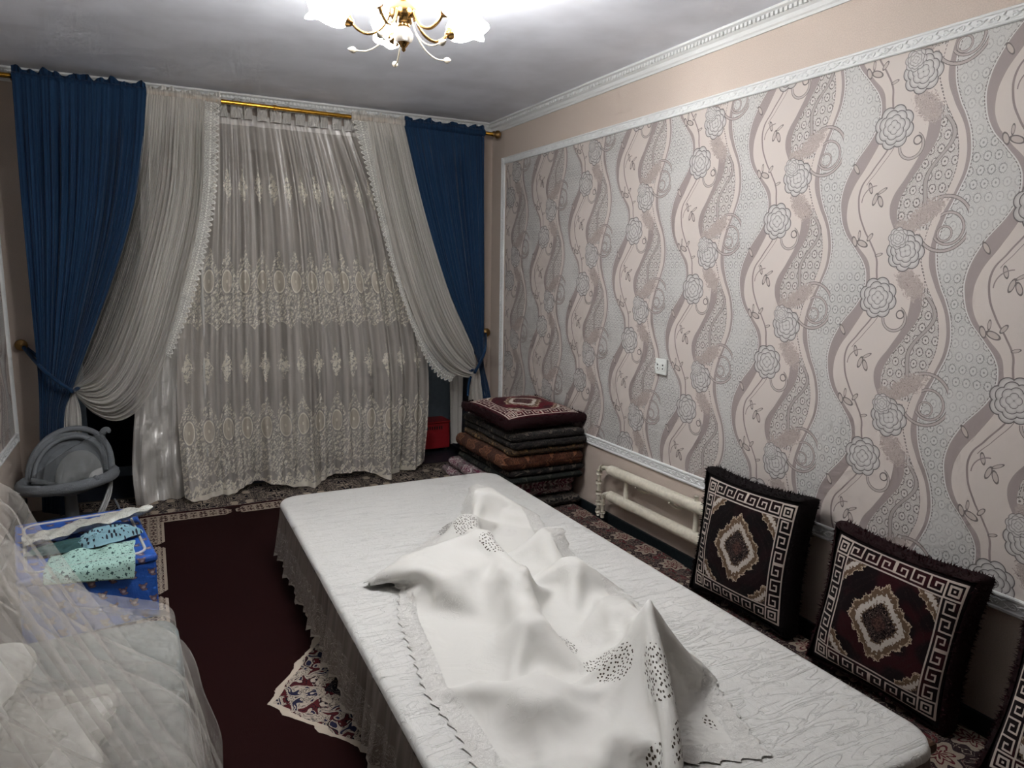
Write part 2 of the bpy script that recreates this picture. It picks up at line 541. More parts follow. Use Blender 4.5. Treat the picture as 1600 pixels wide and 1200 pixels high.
def blue_print():
    u, v = uv()
    L = 0.075
    a = u / L; b = v / (L * 0.8)
    a2 = a + (fl(b) - fl(fl(b) * 0.5) * 2) * 0.5
    x, y = (fr(a2) - 0.5) * L, (fr(b) - 0.5) * L * 0.8
    n = noise(vec(u, v), 60, 2)
    w_ = (n - 0.5) * 0.5
    head = hyp(x / 0.014, y / 0.012) + w_
    ears = mn(hyp((ab(x) - 0.012) / 0.006, (y - 0.010) / 0.006), hyp((x - 0.006) / 0.013, (y + 0.013) / 0.006)) + w_
    r = mn(head, ears); r2 = hyp((x - 0.002) / 0.007, (y + 0.003) / 0.006) + w_
    c = lin((38, 96, 190))
    c = cmix(soft(noise(vec(u, v), 7, 2), 0.3, 0.7), c, lin((30, 82, 172)))
    c = cmix(r < 1.0, c, lin((124, 104, 116)))
    c = cmix(r2 < 0.9, c, lin((176, 160, 166)))
    c = cmix(between(r, 0.8, 1.0), c, lin((70, 66, 104)))
    return dict(color=c, rough=0.6, bump=noise(vec(u, v), 120, 2), bump_d=0.001)


def dotted(ground, dot, scale, thr):
    def f():
        u, v = uv()
        d = voro(vec(u, v), scale, 'F1', 0.35) < thr
        return dict(color=cmix(d, lin(ground), lin(dot)), rough=0.8, bump=noise(vec(u, v), 200, 2), bump_d=0.001)
    return f


def mint():
    u, v = uv()
    vd = voro(vec(u, v), 24, 'F1', 0.9) + (noise(vec(u, v), 90, 2) - 0.5) * 0.35
    tiny = voro(vec(u, v), 70, 'F1', 1.0) < 0.14
    c = cmix((vd < 0.13) | tiny, lin((176, 216, 206)), lin((52, 84, 84)))
    return dict(color=c, rough=0.8)


def print_bag():
    u, v = uv()
    n = noise(vec(u, v), 22, 3, 0.6, 1.5)
    c = cmix(ab(sin(n * 18)) < 0.10, lin((204, 206, 198)), lin((96, 104, 100)))
    return dict(color=c, rough=0.3, spec=0.6, bump=noise(vec(u, v), 14, 3), bump_d=0.01)


def satin():
    u, v = uv()
    return dict(color=lin((206, 204, 200)), rough=0.26, spec=1.0, metal=0.15, bump=noise(vec(u * 6, v), 3, 2), bump_d=0.01)


def curtain_blue():
    u, v = uv()
    n = noise(vec(u * 70, v * 0.5), 1.0, 2)
    c = cmix(soft(n, 0.3, 0.7), lin((15, 42, 72)), lin((22, 54, 86)))
    return dict(color=c, rough=0.75, sheen=0.15, spec=0.2, bump=n * 1.0 + noise(vec(u * 3, v), 200, 1) * 0.2, bump_d=0.004)


def plaster_relief():
    u, v = uv()
    return dict(color=lin((222, 224, 224)), rough=0.6, bump=noise(vec(u, v), 90, 2, 0.5, 1.0), bump_d=0.001)


M = dict(
    paper=material('floral_wallpaper', wallpaper),
    wall=plain('beige_wall', (202, 188, 177), 0.8, grain=240, gd=0.0006),
    ceil=plain('ceiling_paint', (234, 238, 248), 0.55, grain=3, gd=0.004),
    white=material('white_plaster', plaster_relief),
    frontwall=plain('brown_wall', (104, 88, 74), 0.8, grain=60),
    floor=plain('dark_floor', (34, 38, 48), 0.5, grain=30),
    base=plain('baseboard_paint', (22, 30, 34), 0.5, grain=40),
    carpet=material('carpet_pattern', carpet_print),
    gold=plain('gold_metal', (214, 160, 62), 0.25, 1.0),
    brass=plain('aged_brass', (150, 118, 74), 0.35, 1.0),
    chrome=plain('polished_brass', (206, 176, 138), 0.14, 1.0),
    organza=material('embroidered_organza', organza),
    voile=material('white_voile', voile), voile2=material('white_voile_full', lambda: voile(False)),
    trim=material('lace_edging', lace_trim),
    blue=material('blue_curtain_cloth', curtain_blue),
    satin=material('white_satin', satin),
    tulle=material('white_tulle', tulle(0.22)),
    tulle2=material('white_tulle_dense', tulle(0.24)),
    tcloth=material('white_jacquard', tablecloth),
    skirt=material('lace_skirt_cloth', skirt_lace),
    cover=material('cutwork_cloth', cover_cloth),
    wood=plain('dark_wood', (72, 46, 30), 0.5, grain=30),
    bprint=material('blue_bear_print', blue_print),
    piping=plain('white_piping', (206, 206, 204), 0.6),
    dots=material('polka_cloth', dotted((136, 178, 192), (26, 32, 50), 55, 0.24)),
    mint=material('mint_print_cloth', mint),
    bag=material('printed_bag', print_bag),
    teal=plain('teal_cloth', (46, 84, 86), 0.8, grain=60),
    pale=plain('pale_satin_cover', (128, 138, 138), 0.40, grain=16, gd=0.006),
    bed=plain('white_bedding', (226, 226, 220), 0.8, grain=24, gd=0.005),
    grey=plain('grey_padding', (112, 117, 122), 0.85, grain=160),
    greyl=plain('grey_cushion', (164, 166, 166), 0.85, grain=60),
    greyd=plain('grey_plastic', (98, 102, 104), 0.5),
    net=material('grey_net', lambda: dict(color=lin((120, 126, 130)), rough=0.8, alpha=0.38)),
    red=plain('red_paint', (150, 26, 34), 0.45, grain=60, gd=0.0005),
    black=plain('black_rubber', (16, 16, 18), 0.6),
    enamel=plain('cream_enamel', (214, 208, 192), 0.35, grain=60, gd=0.001),
    plastic=plain('white_plastic', (226, 230, 226), 0.35),
    frame=plain('grey_blue_frame', (112, 126, 138), 0.4, grain=30),
    niche=plain('balcony_wall', (60, 66, 78), 0.8, grain=30),
    glassd=material('night_glass', lambda: dict(color=(0.004, 0.006, 0.01), rough=0.5, spec=0.04)),
    fur=plain('black_plush', (20, 9, 12), 0.9, grain=300, gd=0.004, sheen=0.04, spec=0.1),
    furred=plain('maroon_plush', (40, 11, 17), 0.9, grain=300, gd=0.004, sheen=0.04, spec=0.1),
    shade=material('lit_glass', lambda: dict(color=(0.9, 0.9, 0.88), rough=0.3, emit=(1.0, 0.98, 0.95), emit_s=LAMP)),
    glass=material('frosted_glass', lambda: dict(color=(0.45, 0.42, 0.38), rough=0.15, transmission=0.35, emit=(1.0, 0.93, 0.82), emit_s=0.15)),
    lampgold=plain('lamp_gold', (150, 116, 70), 0.22, 1.0),
    lamppearl=plain('lamp_pearl', (150, 142, 128), 0.3),
    pearl=plain('pearl_tip', (236, 226, 210), 0.2),
)
M['cush_a'] = material('cushion_print_black', cushion_print((15, 9, 11), (26, 10, 13)))
M['cush_b'] = material('cushion_print_maroon', cushion_print((18, 8, 11), (44, 10, 16)))
M['cush_c'] = material('cushion_print_red', cushion_print((60, 14, 24), (92, 18, 30)))
M['mat_run'] = material('mattress_maroon_floral', velvet_floral((34, 12, 18), (120, 100, 92), (172, 158, 142)))
M['mat_brown'] = material('mattress_brown_floral', velvet_floral((52, 26, 18), (92, 56, 38), (128, 84, 58), 30, (70, 32, 20)))
M['mat_pink'] = material('mattress_white_magenta', velvet_floral((110, 96, 100), (150, 136, 136), (206, 194, 192), 18, (112, 20, 66)))
M['mat_dark'] = material('mattress_black_floral', velvet_floral((12, 12, 15), (50, 46, 42), (96, 88, 80), 22, (20, 15, 18)))
M['mat_green'] = material('mattress_green_black', velvet_floral((11, 16, 16), (36, 40, 36), (66, 66, 60), 24, (14, 20, 19)))
M['mat_gold'] = material('mattress_gold_black', velvet_floral((30, 22, 18), (100, 76, 48), (140, 112, 76), 20, (60, 36, 22)))


# ------------------------------------------------------------------ mesh helpers
BASE = {}


def tag(o, label=None, cat=None, group=None, kind=None):
    if label: o['label'] = label
    if cat: o['category'] = cat
    if group: o['group'] = group
    if kind: o['kind'] = kind
    return o


def thing(name, base, label, cat, group=None, rot=None):
    o = bpy.data.objects.new(name, None); col.objects.link(o)
    o.empty_display_size = 0.05
    o.location = base
    if rot: o.rotation_euler = rot
    BASE[o.name] = np.array((0, 0, 0) if rot else base, float)
    return tag(o, label, cat, group)


def mobj(name, V, F, mat, parent=None, UV=None, smooth=True, mats=None, fm=None):
    """one mesh object; V in room metres (or in the parent's own axes if that is turned)"""
    V = np.asarray(V, float).reshape(-1, 3)
    if parent is None:
        b = np.array([(V[:, 0].min() + V[:, 0].max()) / 2, (V[:, 1].min() + V[:, 1].max()) / 2, V[:, 2].min()])
    else: b = BASE[parent.name]
    me = bpy.data.meshes.new(name)
    me.from_pydata((V - b).tolist(), [], [list(map(int, f)) for f in F])
    me.materials.append(M[mat] if isinstance(mat, str) else mat)
    l = me.uv_layers.new(name='UVMap')
    vi = np.zeros(len(me.loops), np.int32); me.loops.foreach_get('vertex_index', vi)
    if UV is None:                              # box mapping in metres
        nr = np.zeros(len(me.polygons) * 3); me.polygons.foreach_get('normal', nr); nr = np.abs(nr.reshape(-1, 3))
        ls = np.zeros(len(me.polygons), np.int32); me.polygons.foreach_get('loop_total', ls)
        ax = np.repeat(nr.argmax(1), ls)
        P = V[vi]
        U = np.where((ax == 0)[:, None], P[:, [1, 2]], np.where((ax == 1)[:, None], P[:, [0, 2]], P[:, [0, 1]]))
    else:
        UV = np.asarray(UV, float).reshape(-1, 2)
        U = UV if len(UV) == len(vi) and len(UV) != len(V) else UV[vi]
    l.data.foreach_set('uv', U.astype(np.float32).ravel())
    if smooth: me.polygons.foreach_set('use_smooth', [True] * len(me.polygons))
    me.update()
    o = bpy.data.objects.new(name, me); col.objects.link(o)
    if parent is None:
        o.location = b; BASE[o.name] = b
    else:
        o.parent = parent; BASE[o.name] = b
    return o


def grid_faces(n, m, cu=False, cv=False):
    i, j = np.meshgrid(np.arange(n if cu else n - 1), np.arange(m if cv else m - 1), indexing='ij')
    i, j = i.ravel(), j.ravel(); i2, j2 = (i + 1) % n, (j + 1) % m
    return np.stack([i * m + j, i2 * m + j, i2 * m + j2, i * m + j2], 1)


def gmesh(name, P, mat, parent=None, UV=None, cu=False, cv=False, thick=0.0, flip=False):
    P = np.asarray(P, float); n, m = P.shape[:2]
    F = grid_faces(n, m, cu, cv)
    if flip: F = F[:, ::-1]
    if UV is None:
        a, b = np.meshgrid(np.linspace(0, 1, n), np.linspace(0, 1, m), indexing='ij'); UV = np.stack([a, b], -1)
    o = mobj(name, P.reshape(-1, 3), F, mat, parent, UV)
    if thick:
        md = o.modifiers.new('thickness', 'SOLIDIFY'); md.thickness = thick; md.offset = 0
    return o


def box_vf(x0, x1, y0, y1, z0, z1):
    V = [(x, y, z) for x in (x0, x1) for y in (y0, y1) for z in (z0, z1)]
    F = [(0, 1, 3, 2), (4, 6, 7, 5), (0, 4, 5, 1), (2, 3, 7, 6), (0, 2, 6, 4), (1, 5, 7, 3)]
    return V, F


def join_vf(parts):
    V, F, k = [], [], 0
    for v, f in parts:
        V += list(map(tuple, v)); F += [tuple(i + k for i in g) for g in f]; k += len(v)
    return V, F


def box(name, b, mat, parent=None, bevel=0.0, seg=2, kind=None):
    V, F = box_vf(*b)
    o = mobj(name, V, F, mat, parent, smooth=False)
    if bevel:
        md = o.modifiers.new('bevel', 'BEVEL'); md.width = bevel; md.segments = seg
    if kind: o['kind'] = kind
    return o


def catmull(pts, n):
    p = np.asarray(pts, float); p = np.vstack([2 * p[0] - p[1], p, 2 * p[-1] - p[-2]])
    seg = len(p) - 3
    d = np.concatenate([[0], np.cumsum(np.linalg.norm(np.diff(p[1:-1], axis=0), axis=1))])
    s = np.linspace(0, d[-1], n)
    k = np.clip(np.searchsorted(d, s, side='right') - 1, 0, seg - 1)
    t = ((s - d[k]) / np.maximum(d[k + 1] - d[k], 1e-9))[:, None]
    a, b, c, e = p[k], p[k + 1], p[k + 2], p[k + 3]
    return 0.5 * (2 * b + (c - a) * t + (2 * a - 5 * b + 4 * c - e) * t ** 2 + (3 * b - a - 3 * c + e) * t ** 3)


def tube_vf(pts, r, seg=10, caps=True):
    p = np.asarray(pts, float); n = len(p)
    r = np.full(n, r) if np.isscalar(r) else np.asarray(r, float)
    T = np.gradient(p, axis=0); T /= np.linalg.norm(T, axis=1)[:, None] + 1e-12
    up = np.array([0, 0, 1.0]) if abs(T[0][2]) < 0.9 else np.array([1.0, 0, 0])
    N = np.cross(T[0], up); N /= np.linalg.norm(N)
    rings = []
    for i in range(n):
        N = N - T[i] * (N @ T[i]); N /= np.linalg.norm(N) + 1e-12
        B = np.cross(T[i], N)
        a = np.linspace(0, 2 * PI, seg, endpoint=False)
        rings.append(p[i] + r[i] * (np.cos(a)[:, None] * N + np.sin(a)[:, None] * B))
    V = np.vstack(rings); F = [tuple(f) for f in grid_faces(n, seg, False, True)]
    if caps:
        F += [tuple(range(seg - 1, -1, -1)), tuple((n - 1) * seg + k for k in range(seg))]
    return V, F


def tube(name, pts, r, mat, parent=None, seg=10, caps=True):
    V, F = tube_vf(pts, r, seg, caps)
    return mobj(name, V, F, mat, parent)


def lathe_vf(prof, c, seg=24, axis=None, wave=None):
    """prof: (radius, height) pairs round an axis through c"""
    prof = np.asarray(prof, float); n = len(prof)
    a = np.linspace(0, 2 * PI, seg, endpoint=False)
    z = np.array([0, 0, 1.0]) if axis is None else np.asarray(axis, float) / np.linalg.norm(axis)
    x = np.cross(z, [0, 1.0, 0.1]); x /= np.linalg.norm(x); y = np.cross(z, x)
    V = []
    for i, (r, h) in enumerate(prof):
        rr = np.full(seg, r); hh = np.full(seg, h)
        if wave is not None:
            rr = rr + wave[0] * (i / (n - 1)) ** 3 * np.cos(wave[1] * a); hh = hh + wave[2] * (i / (n - 1)) ** 3 * np.cos(wave[1] * a)
        V.append(np.asarray(c) + rr[:, None] * (np.cos(a)[:, None] * x + np.sin(a)[:, None] * y) + hh[:, None] * z)
    return np.vstack(V), [tuple(f) for f in grid_faces(n, seg, False, True)]


def lathe(name, prof, c, mat, parent=None, seg=24, axis=None, wave=None, thick=0):
    V, F = lathe_vf(prof, c, seg, axis, wave)
    o = mobj(name, V, F, mat, parent)
    if thick:
        md = o.modifiers.new('thickness', 'SOLIDIFY'); md.thickness = thick
    return o


def extrude(name, prof, p0, p1, nrm, mat, parent=None, smooth=False):
    """profile (out from the wall, up) swept from p0 to p1; nrm = direction away from the wall"""
    p0, p1, nrm = map(lambda q: np.asarray(q, float), (p0, p1, nrm))
    d = (p1 - p0) / np.linalg.norm(p1 - p0); up = np.cross(nrm, d); 
    V = [p + nrm * a + up * b for p in (p0, p1) for a, b in prof]
    n = len(prof)
    F = [(i, (i + 1) % n, n + (i + 1) % n, n + i) for i in range(n)] + [tuple(range(n - 1, -1, -1)), tuple(range(n, 2 * n))]
    return mobj(name, V, F, mat, parent, smooth=smooth)


def struct(o): o['kind'] = 'structure'; return o


def dup_child(src, parent, loc, rot=None, scale=None):
    c = src.copy(); col.objects.link(c); c.parent = parent; c.location = loc
    if rot is not None: c.rotation_euler = rot
    if scale is not None: c.scale = scale
    return c


def noise1(n, k, seed):
    r = np.random.default_rng(seed); t = np.linspace(0, 1, n)
    return sum(r.normal() / (i + 1) * np.sin(2 * PI * (i + 1) * t * k + r.uniform(0, 6)) for i in range(4))


# ------------------------------------------------------------------ the room
T = 0.12
struct(box('floor', (XL - T, XR + T, YF - T, YB + 0.75, -0.10, 0.0), 'floor'))
struct(box('ceiling', (XL - T, XR + T, YF - T, YB + 0.75, ZC, ZC + 0.12), 'ceil'))
wall_right = struct(box('wall_right', (XR, XR + T, YF - T, YB + 0.75, 0, ZC), 'wall'))
wall_left = struct(box('wall_left', (XL - T, XL, YF - T, YB + 0.75, 0, ZC), 'wall'))
struct(box('wall_front', (XL - T, XR + T, YF - T, YF, 0, ZC), 'frontwall'))
# back wall: two piers and a lintel round the opening to the balcony
V, F = join_vf([box_vf(XL, -0.52, YB, YB + T, 0, ZC), box_vf(2.27, XR, YB, YB + T, 0, ZC), box_vf(-0.52, 2.27, YB, YB + T, 2.44, ZC)])
struct(mobj('wall_back', V, F, 'wall', smooth=False))
V, F = join_vf([box_vf(-0.62, -0.52, YB + T, YB + 0.74, 0, 2.5), box_vf(2.30, 2.36, YB + T, YB + 0.74, 0, 2.5), box_vf(-0.62, 2.36, YB + T, YB + 0.74, 2.44, 2.5)])
struct(mobj('wall_balcony', V, F, 'niche', smooth=False))
win = struct(box('window_1', (-0.52, 2.30, YB + 0.70, YB + 0.74, 0, 2.44), 'black'))
for x0, x1 in ((-0.52, -0.44), (0.34, 0.42), (1.20, 1.28), (2.03, 2.30)):
    box('window_frame', (x0, x1, YB + 0.64, YB + 0.70, 0, 2.44), 'frame', win, 0.006)
for z0, z1 in ((0.0, 0.07), (2.36, 2.44)):
    box('window_rail', (-0.52, 2.30, YB + 0.645, YB + 0.695, z0, z1), 'frame', win, 0.006)
for x0, x1 in ((-0.44, 0.34), (0.42, 1.20), (1.28, 2.03)):
    box('pane', (x0, x1, YB + 0.665, YB + 0.672, 0.07, 2.36), 'glassd', win)

# wallpaper panels (a sheet glued to the wall)
def panel(name, x, y0, y1, z0, z1, nx, parent):
    V = [(x, y0, z0), (x, y1, z0), (x, y1, z1), (x, y0, z1), (x - nx * 0.004, y0, z0), (x - nx * 0.004, y1, z0), (x - nx * 0.004, y1, z1), (x - nx * 0.004, y0, z1)]
    F = [(0, 1, 2, 3), (4, 5, 6, 7), (0, 1, 5, 4), (1, 2, 6, 5), (2, 3, 7, 6), (3, 0, 4, 7)]
    s = -1 if nx < 0 else 1
    uvs = [((2.229 - v[1]) if nx < 0 else v[1], 1.752 - v[2]) for v in V]
    return mobj(name, V, F, 'paper', parent, uvs, smooth=False)
ZT0, ZT1 = 2.284, 2.332        # upper moulding
ZL0, ZL1 = 0.470, 0.528        # chair rail
panel('wallpaper', XR - 0.004, YF + 0.05, 4.80, ZL1 - 0.01, ZT0 + 0.01, -1, wall_right)
panel('wallpaper', XL + 0.004, YF + 0.05, 4.92, ZL1 - 0.01, ZT0 + 0.01, 1, wall_left)

# white mouldings with a scroll relief
PROF = [(0, 0), (0.010, 0.0), (0.014, 0.004), (0.014, 0.010), (0.010, 0.014), (0.010, 0.044), (0.014, 0.048), (0.014, 0.054), (0.010, 0.058), (0, 0.058)]


def scroll_mesh():
    parts = []
    def spiral(cx, cy, r0, turns, sgn, ph, r):
        t = np.linspace(0, 1, 16)
        a = ph + sgn * t * turns * 2 * PI
        R = r0 * (1 - 0.8 * t)
        return np.stack([cx + R * np.cos(a), np.zeros(16), cy + R * np.sin(a)], 1), r * (1 - 0.5 * t)
    for cx, cy, r0, tn, sg, ph in ((-0.028, 0.002, 0.012, 1.2, 1, -1.2), (0.026, -0.002, 0.012, 1.2, -1, 1.9)):
        p, r = spiral(cx, cy, r0, tn, sg, ph, 0.0034); parts.append(tube_vf(p, r, 5))
    t = np.linspace(0, 1, 9)
    parts.append(tube_vf(np.stack([-0.045 + 0.09 * t, 0 * t, 0.010 * np.sin(t * 2 * PI)], 1), 0.0028, 5))
    for cx, cy, an in ((-0.004, 0.010, 0.8), (0.006, -0.010, 3.7), (0.046, 0.006, 0.3), (-0.046, -0.007, 2.9)):
        q = np.stack([cx + np.cos(an) * (t - 0.5) * 0.02, 0 * t, cy + np.sin(an) * (t - 0.5) * 0.02], 1)
        parts.append(tube_vf(q, 0.0012 + 0.004 * np.sin(t * PI), 6))
    V, F = join_vf(parts)
    V = np.array(V); V[:, 1] *= 1.0
    return V, F


def moulding(name, p0, p1, nrm, num, h=0.058):
    o = struct(extrude(name, [(a, b * h / 0.058) for a, b in PROF], p0, p1, nrm, 'white'))
    p0, p1, nrm = map(lambda q: np.array(q, float), (p0, p1, nrm))
    d = (p1 - p0); L = np.linalg.norm(d); d /= L; up = np.cross(nrm, d)
    V, F = scroll_mesh()
    n = int(L / 0.105); first = None
    for i in range(n):
        c = p0 + d * (L * (i + 0.5) / n) + up * h / 2 + nrm * 0.010
        if first is None:
            W = V @ np.array([d, nrm * 0.9, up * h / 0.058])
            first = mobj('scroll_relief', W + BASE[o.name], F, 'white', o); first.location = c - BASE[o.name]
        else: dup_child(first, o, c - BASE[o.name])
    return o


moulding('trim_1', (XR, 4.83, ZT0), (XR, YF, ZT0), (-1, 0, 0), 40, ZT1 - ZT0)
moulding('trim_2', (XR, 4.83, ZL0), (XR, YF, ZL0), (-1, 0, 0), 40)
moulding('trim_3', (XR, 4.83, ZL0), (XR, 4.83, ZT1), (-1, 0, 0), 16, -0.0 + 0.048)
moulding('trim_4', (XL, YF, ZL0), (XL, 4.955, ZL0), (1, 0, 0), 40)
moulding('trim_5', (XL, YF, ZT0), (XL, 4.955, ZT0), (1, 0, 0), 40, ZT1 - ZT0)
moulding('trim_6', (XL, 4.955, ZT1), (XL, 4.955, ZL0), (1, 0, 0), 16, 0.048)

# cornice with a row of small dentils
CP = [(0, 0.0), (0.050, 0.0), (0.050, -0.010), (0.042, -0.014), (0.034, -0.018), (0.030, -0.034), (0.020, -0.042), (0.016, -0.058), (0.010, -0.064), (0.008, -0.074), (0, -0.074)]
CP = [(a, b) for a, b in reversed(CP)]
def cornice(name, p0, p1, nrm):
    o = struct(extrude(name, CP, p0, p1, nrm, 'white'))
    p0, p1, nrm = map(lambda q: np.array(q, float), (p0, p1, nrm)); d = p1 - p0; L = np.linalg.norm(d); d /= L
    n = int(L / 0.024); parts = []
    for i in range(n):
        c = p0 + d * (i + 0.5) * L / n + nrm * 0.036 + np.array([0, 0, -0.025])
        e = np.abs(d) * 0.007 + np.abs(nrm) * 0.006 + np.array([0, 0, 0.008])
        parts.append(box_vf(c[0] - e[0], c[0] + e[0], c[1] - e[1], c[1] + e[1], c[2] - e[2], c[2] + e[2]))
    V, F = join_vf(parts); k = mobj('dentil_row', V, F, 'white', o, smooth=False); k['kind'] = 'stuff'
    return o
cornice('trim_7', (XR, YB, ZC), (XR, YF, ZC), (-1, 0, 0))
cornice('trim_8', (XL, YB, ZC), (XR, YB, ZC), (0, -1, 0))
cornice('trim_9', (XL, YF, ZC), (XL, YB, ZC), (1, 0, 0))
struct(box('baseboard_right', (XR - 0.014, XR, YF, YB, 0, 0.10), 'base', bevel=0.003))
struct(box('baseboard_left', (XL, XL + 0.014, YF, YB, 0, 0.10), 'base', bevel=0.003))

# carpet
n, m = 60, 100
gx, gy = np.meshgrid(np.linspace(-0.72, 2.35, n), np.linspace(YF + 0.02, 5.12, m), indexing='ij')
gz = 0.012 + 0.002 * np.sin(gx * 9 + gy * 3) * np.sin(gy * 7)
carpet = gmesh('carpet', np.stack([gx, gy, gz], -1), 'carpet', None, np.stack([gx, gy], -1))
md = carpet.modifiers.new('pile', 'SOLIDIFY'); md.thickness = 0.009; md.offset = -1
tag(carpet, 'dark maroon carpet with black and cream border and floral medallion, covering the floor', 'carpet')

# ------------------------------------------------------------------ chandelier
CX, CY, DZ = 0.815, 2.445, 0.030
ch = thing('chandelier', (CX, CY, 2.24), 'gold chandelier with lit white tulip glass shades under the ceiling', 'chandelier')
lathe('ceiling_cup', [(0.001, 2.60), (0.052, 2.60), (0.050, 2.58), (0.030, 2.56), (0.012, 2.55), (0.001, 2.55)], (CX, CY, 0), 'lampgold', ch)
lathe('stem', [(0.001, 2.56), (0.008, 2.56), (0.008, 2.43), (0.016, 2.425), (0.008, 2.415), (0.008, 2.405), (0.018, 2.398), (0.012, 2.385), (0.02, 2.375), (0.001, 2.37)], (CX, CY, DZ), 'lampgold', ch, 16)
lathe('hub', [(0.001, 2.378), (0.022, 2.376), (0.040, 2.362), (0.047, 2.345), (0.047, 2.332), (0.040, 2.316), (0.026, 2.304), (0.020, 2.300), (0.024, 2.296), (0.018, 2.290), (0.001, 2.29)], (CX, CY, DZ), 'lampgold', ch)
lathe('glass_bulb', [(0.014, 2.295), (0.022, 2.288), (0.032, 2.272), (0.034, 2.262), (0.028, 2.248), (0.016, 2.242)], (CX, CY, DZ), 'glass', ch)
lathe('finial', [(0.022, 2.250), (0.020, 2.243), (0.012, 2.232), (0.006, 2.226), (0.007, 2.220), (0.001, 2.214)], (CX, CY, DZ), 'lampgold', ch)
for k in range(5):
    az = math.radians(82 + 72 * k)
    dr = np.array([math.cos(az), math.sin(az), 0]); up = np.array([0, 0, 1.0]); c = np.array([CX, CY, DZ])
    pts = [c + dr * r + up * z for r, z in ((0.044, 2.338), (0.060, 2.305), (0.085, 2.280), (0.120, 2.270), (0.152, 2.282), (0.172, 2.302))]
    tube('arm', catmull(pts, 18), 0.0055, 'lampgold', ch, 8)
    ax = dr * 0.86 + up * 0.51
    cup = c + dr * 0.172 + up * 2.302
    cu = lathe('cup', [(0.004, -0.004), (0.012, 0.002), (0.021, 0.016), (0.025, 0.024)], cup, 'lampgold', ch, 16, ax, thick=0.0015)
    lathe('shade', [(0.020, 0.016), (0.032, 0.028), (0.042, 0.050), (0.046, 0.076), (0.046, 0.098), (0.054, 0.120), (0.064, 0.132)], cup, 'shade', ch, 32, ax, (0.007, 6, 0.007), thick=0.002)
    pts = [c + dr * r + up * z for r, z in ((0.036, 2.318), (0.052, 2.275), (0.085, 2.235), (0.125, 2.215), (0.160, 2.216))]
    td = tube('tendril', catmull(pts, 18), 0.0028, 'lamppearl', ch, 6)
    t = np.linspace(0, 1, 9)
    q = np.stack([c + dr * (0.158 + 0.030 * s) + up * (2.215 + 0.006 * s) for s in t])
    tube('leaf_tip', q, 0.0012 + 0.0095 * np.sin(t ** 0.8 * PI), 'lamppearl', td, 10)

# ------------------------------------------------------------------ curtains
YR = 4.87                                            # plane of the rod
def P3(pts, Y): return np.array([at(a, b, Y=Y) for a, b in pts])


def sheet(name, A, B, mat, parent, n, m, pleats, amp, seed, squeeze=True, ymin=None, uvw=None, extra=None, sag=0.0):
    """cloth between edge curves A and B (m points each, top to bottom), gathered into pleats"""
    A, B = catmull(A, m), catmull(B, m)
    s = np.linspace(0, 1, n)[:, None]
    Pm = A[None] * (1 - s[..., None]) + B[None] * s[..., None]
    W = np.linalg.norm(B - A, axis=1); fac = np.clip(W / W[0], 0.12, 1.2)[None] if squeeze else np.ones((1, m))
    r = np.random.default_rng(seed)
    ph = 2 * PI * pleats * (s + 0.012 * np.sin(s * 19 + seed)) + 0.35 * noise1(m, 1, seed)[None] * 0.4
    tt = np.linspace(0, 1, m)[None]
    a2 = 0.6 + 0.4 * np.sin(s * 2 * PI * 2.3 + seed)
    w = a2 * np.sin(ph) + 0.45 * np.sin(ph * 0.47 + seed + 1.5 * tt) + 0.3 * np.sin(ph * 2.1 + 2)
    grow = np.clip(tt * 8, 0.25, 1)
    Pm[..., 1] -= amp * fac * w * grow
    if sag: Pm[..., 1] -= sag * (np.sin(PI * tt) * np.sin(PI * s))
    if extra is not None: Pm = extra(Pm, s, tt)
    u = np.repeat(s, m, 1) * (uvw if uvw else 1.0)
    return gmesh(name, Pm, mat, parent, np.stack([u, Pm[..., 2]], -1))


def rod_z(x): return 2.521 - (x + 0.69) / 2.99 * 0.027
def ruffle(parent, x0, x1, z0, z1, h, Y, mat, seed, waves):
    n, m = 160, 7
    z0, z1 = rod_z(x0), rod_z(x1)
    s = np.linspace(0, 1, n)[:, None]; t = np.linspace(0, 1, m)[None]
    x = x0 + (x1 - x0) * s + 0 * t + 0.004 * np.sin(s * waves * 4.1) * t
    top = h * (0.72 + 0.22 * np.sin(s * waves * 2.2 + seed) + 0.16 * np.sin(s * waves * 5.1))
    z = (z0 + (z1 - z0) * s) + 0.016 + top * t
    y = Y + 0.012 * np.sin(s * waves * 6.28) * (0.3 + t) + 0.006 * np.sin(s * waves * 15)
    gmesh('ruffle', np.stack([x, y, z], -1), mat, parent, np.stack([np.repeat(s, m, 1), z], -1))
    y = Y - 0.020 * np.cos((t - 0.5) * PI) ** 0.5 + 0.002 * np.sin(s * waves * 9)
    z = (z0 + (z1 - z0) * s) - 0.026 + 0.052 * t
    gmesh('rod_pocket', np.stack([x0 + (x1 - x0) * s + 0 * t, y, z], -1), mat, parent, np.stack([np.repeat(s, m, 1), z], -1))


# rod, wall to wall
rod = thing('curtain_rod', (0.82, YR, 2.48), 'gold curtain rod running wall to wall below the ceiling', 'curtain rod')
ra, rb = np.array([-0.69, YR, 2.521]), np.array([2.30, YR, 2.494])
tube('rod', [ra + (rb - ra) * t for t in np.linspace(0, 1, 12)], 0.013, 'gold', rod, 14)
tube('joint_ring', [ra + (rb - ra) * t for t in (0.487, 0.490, 0.493)], 0.0165, 'gold', rod, 14)
for e, s in ((ra, -1), (rb, 1)):
    lathe('finial', [(0.014, -0.01), (0.022, 0.0), (0.016, 0.006), (0.018, 0.012), (0.028, 0.022), (0.030, 0.036), (0.022, 0.050), (0.001, 0.054)], e, 'brass', rod, 18, (s, 0, 0))
for x in (-0.60, 2.18):
    tube('bracket', [(x, YB, 2.505), (x, YR + 0.01, 2.505)], 0.007, 'brass', rod, 8)

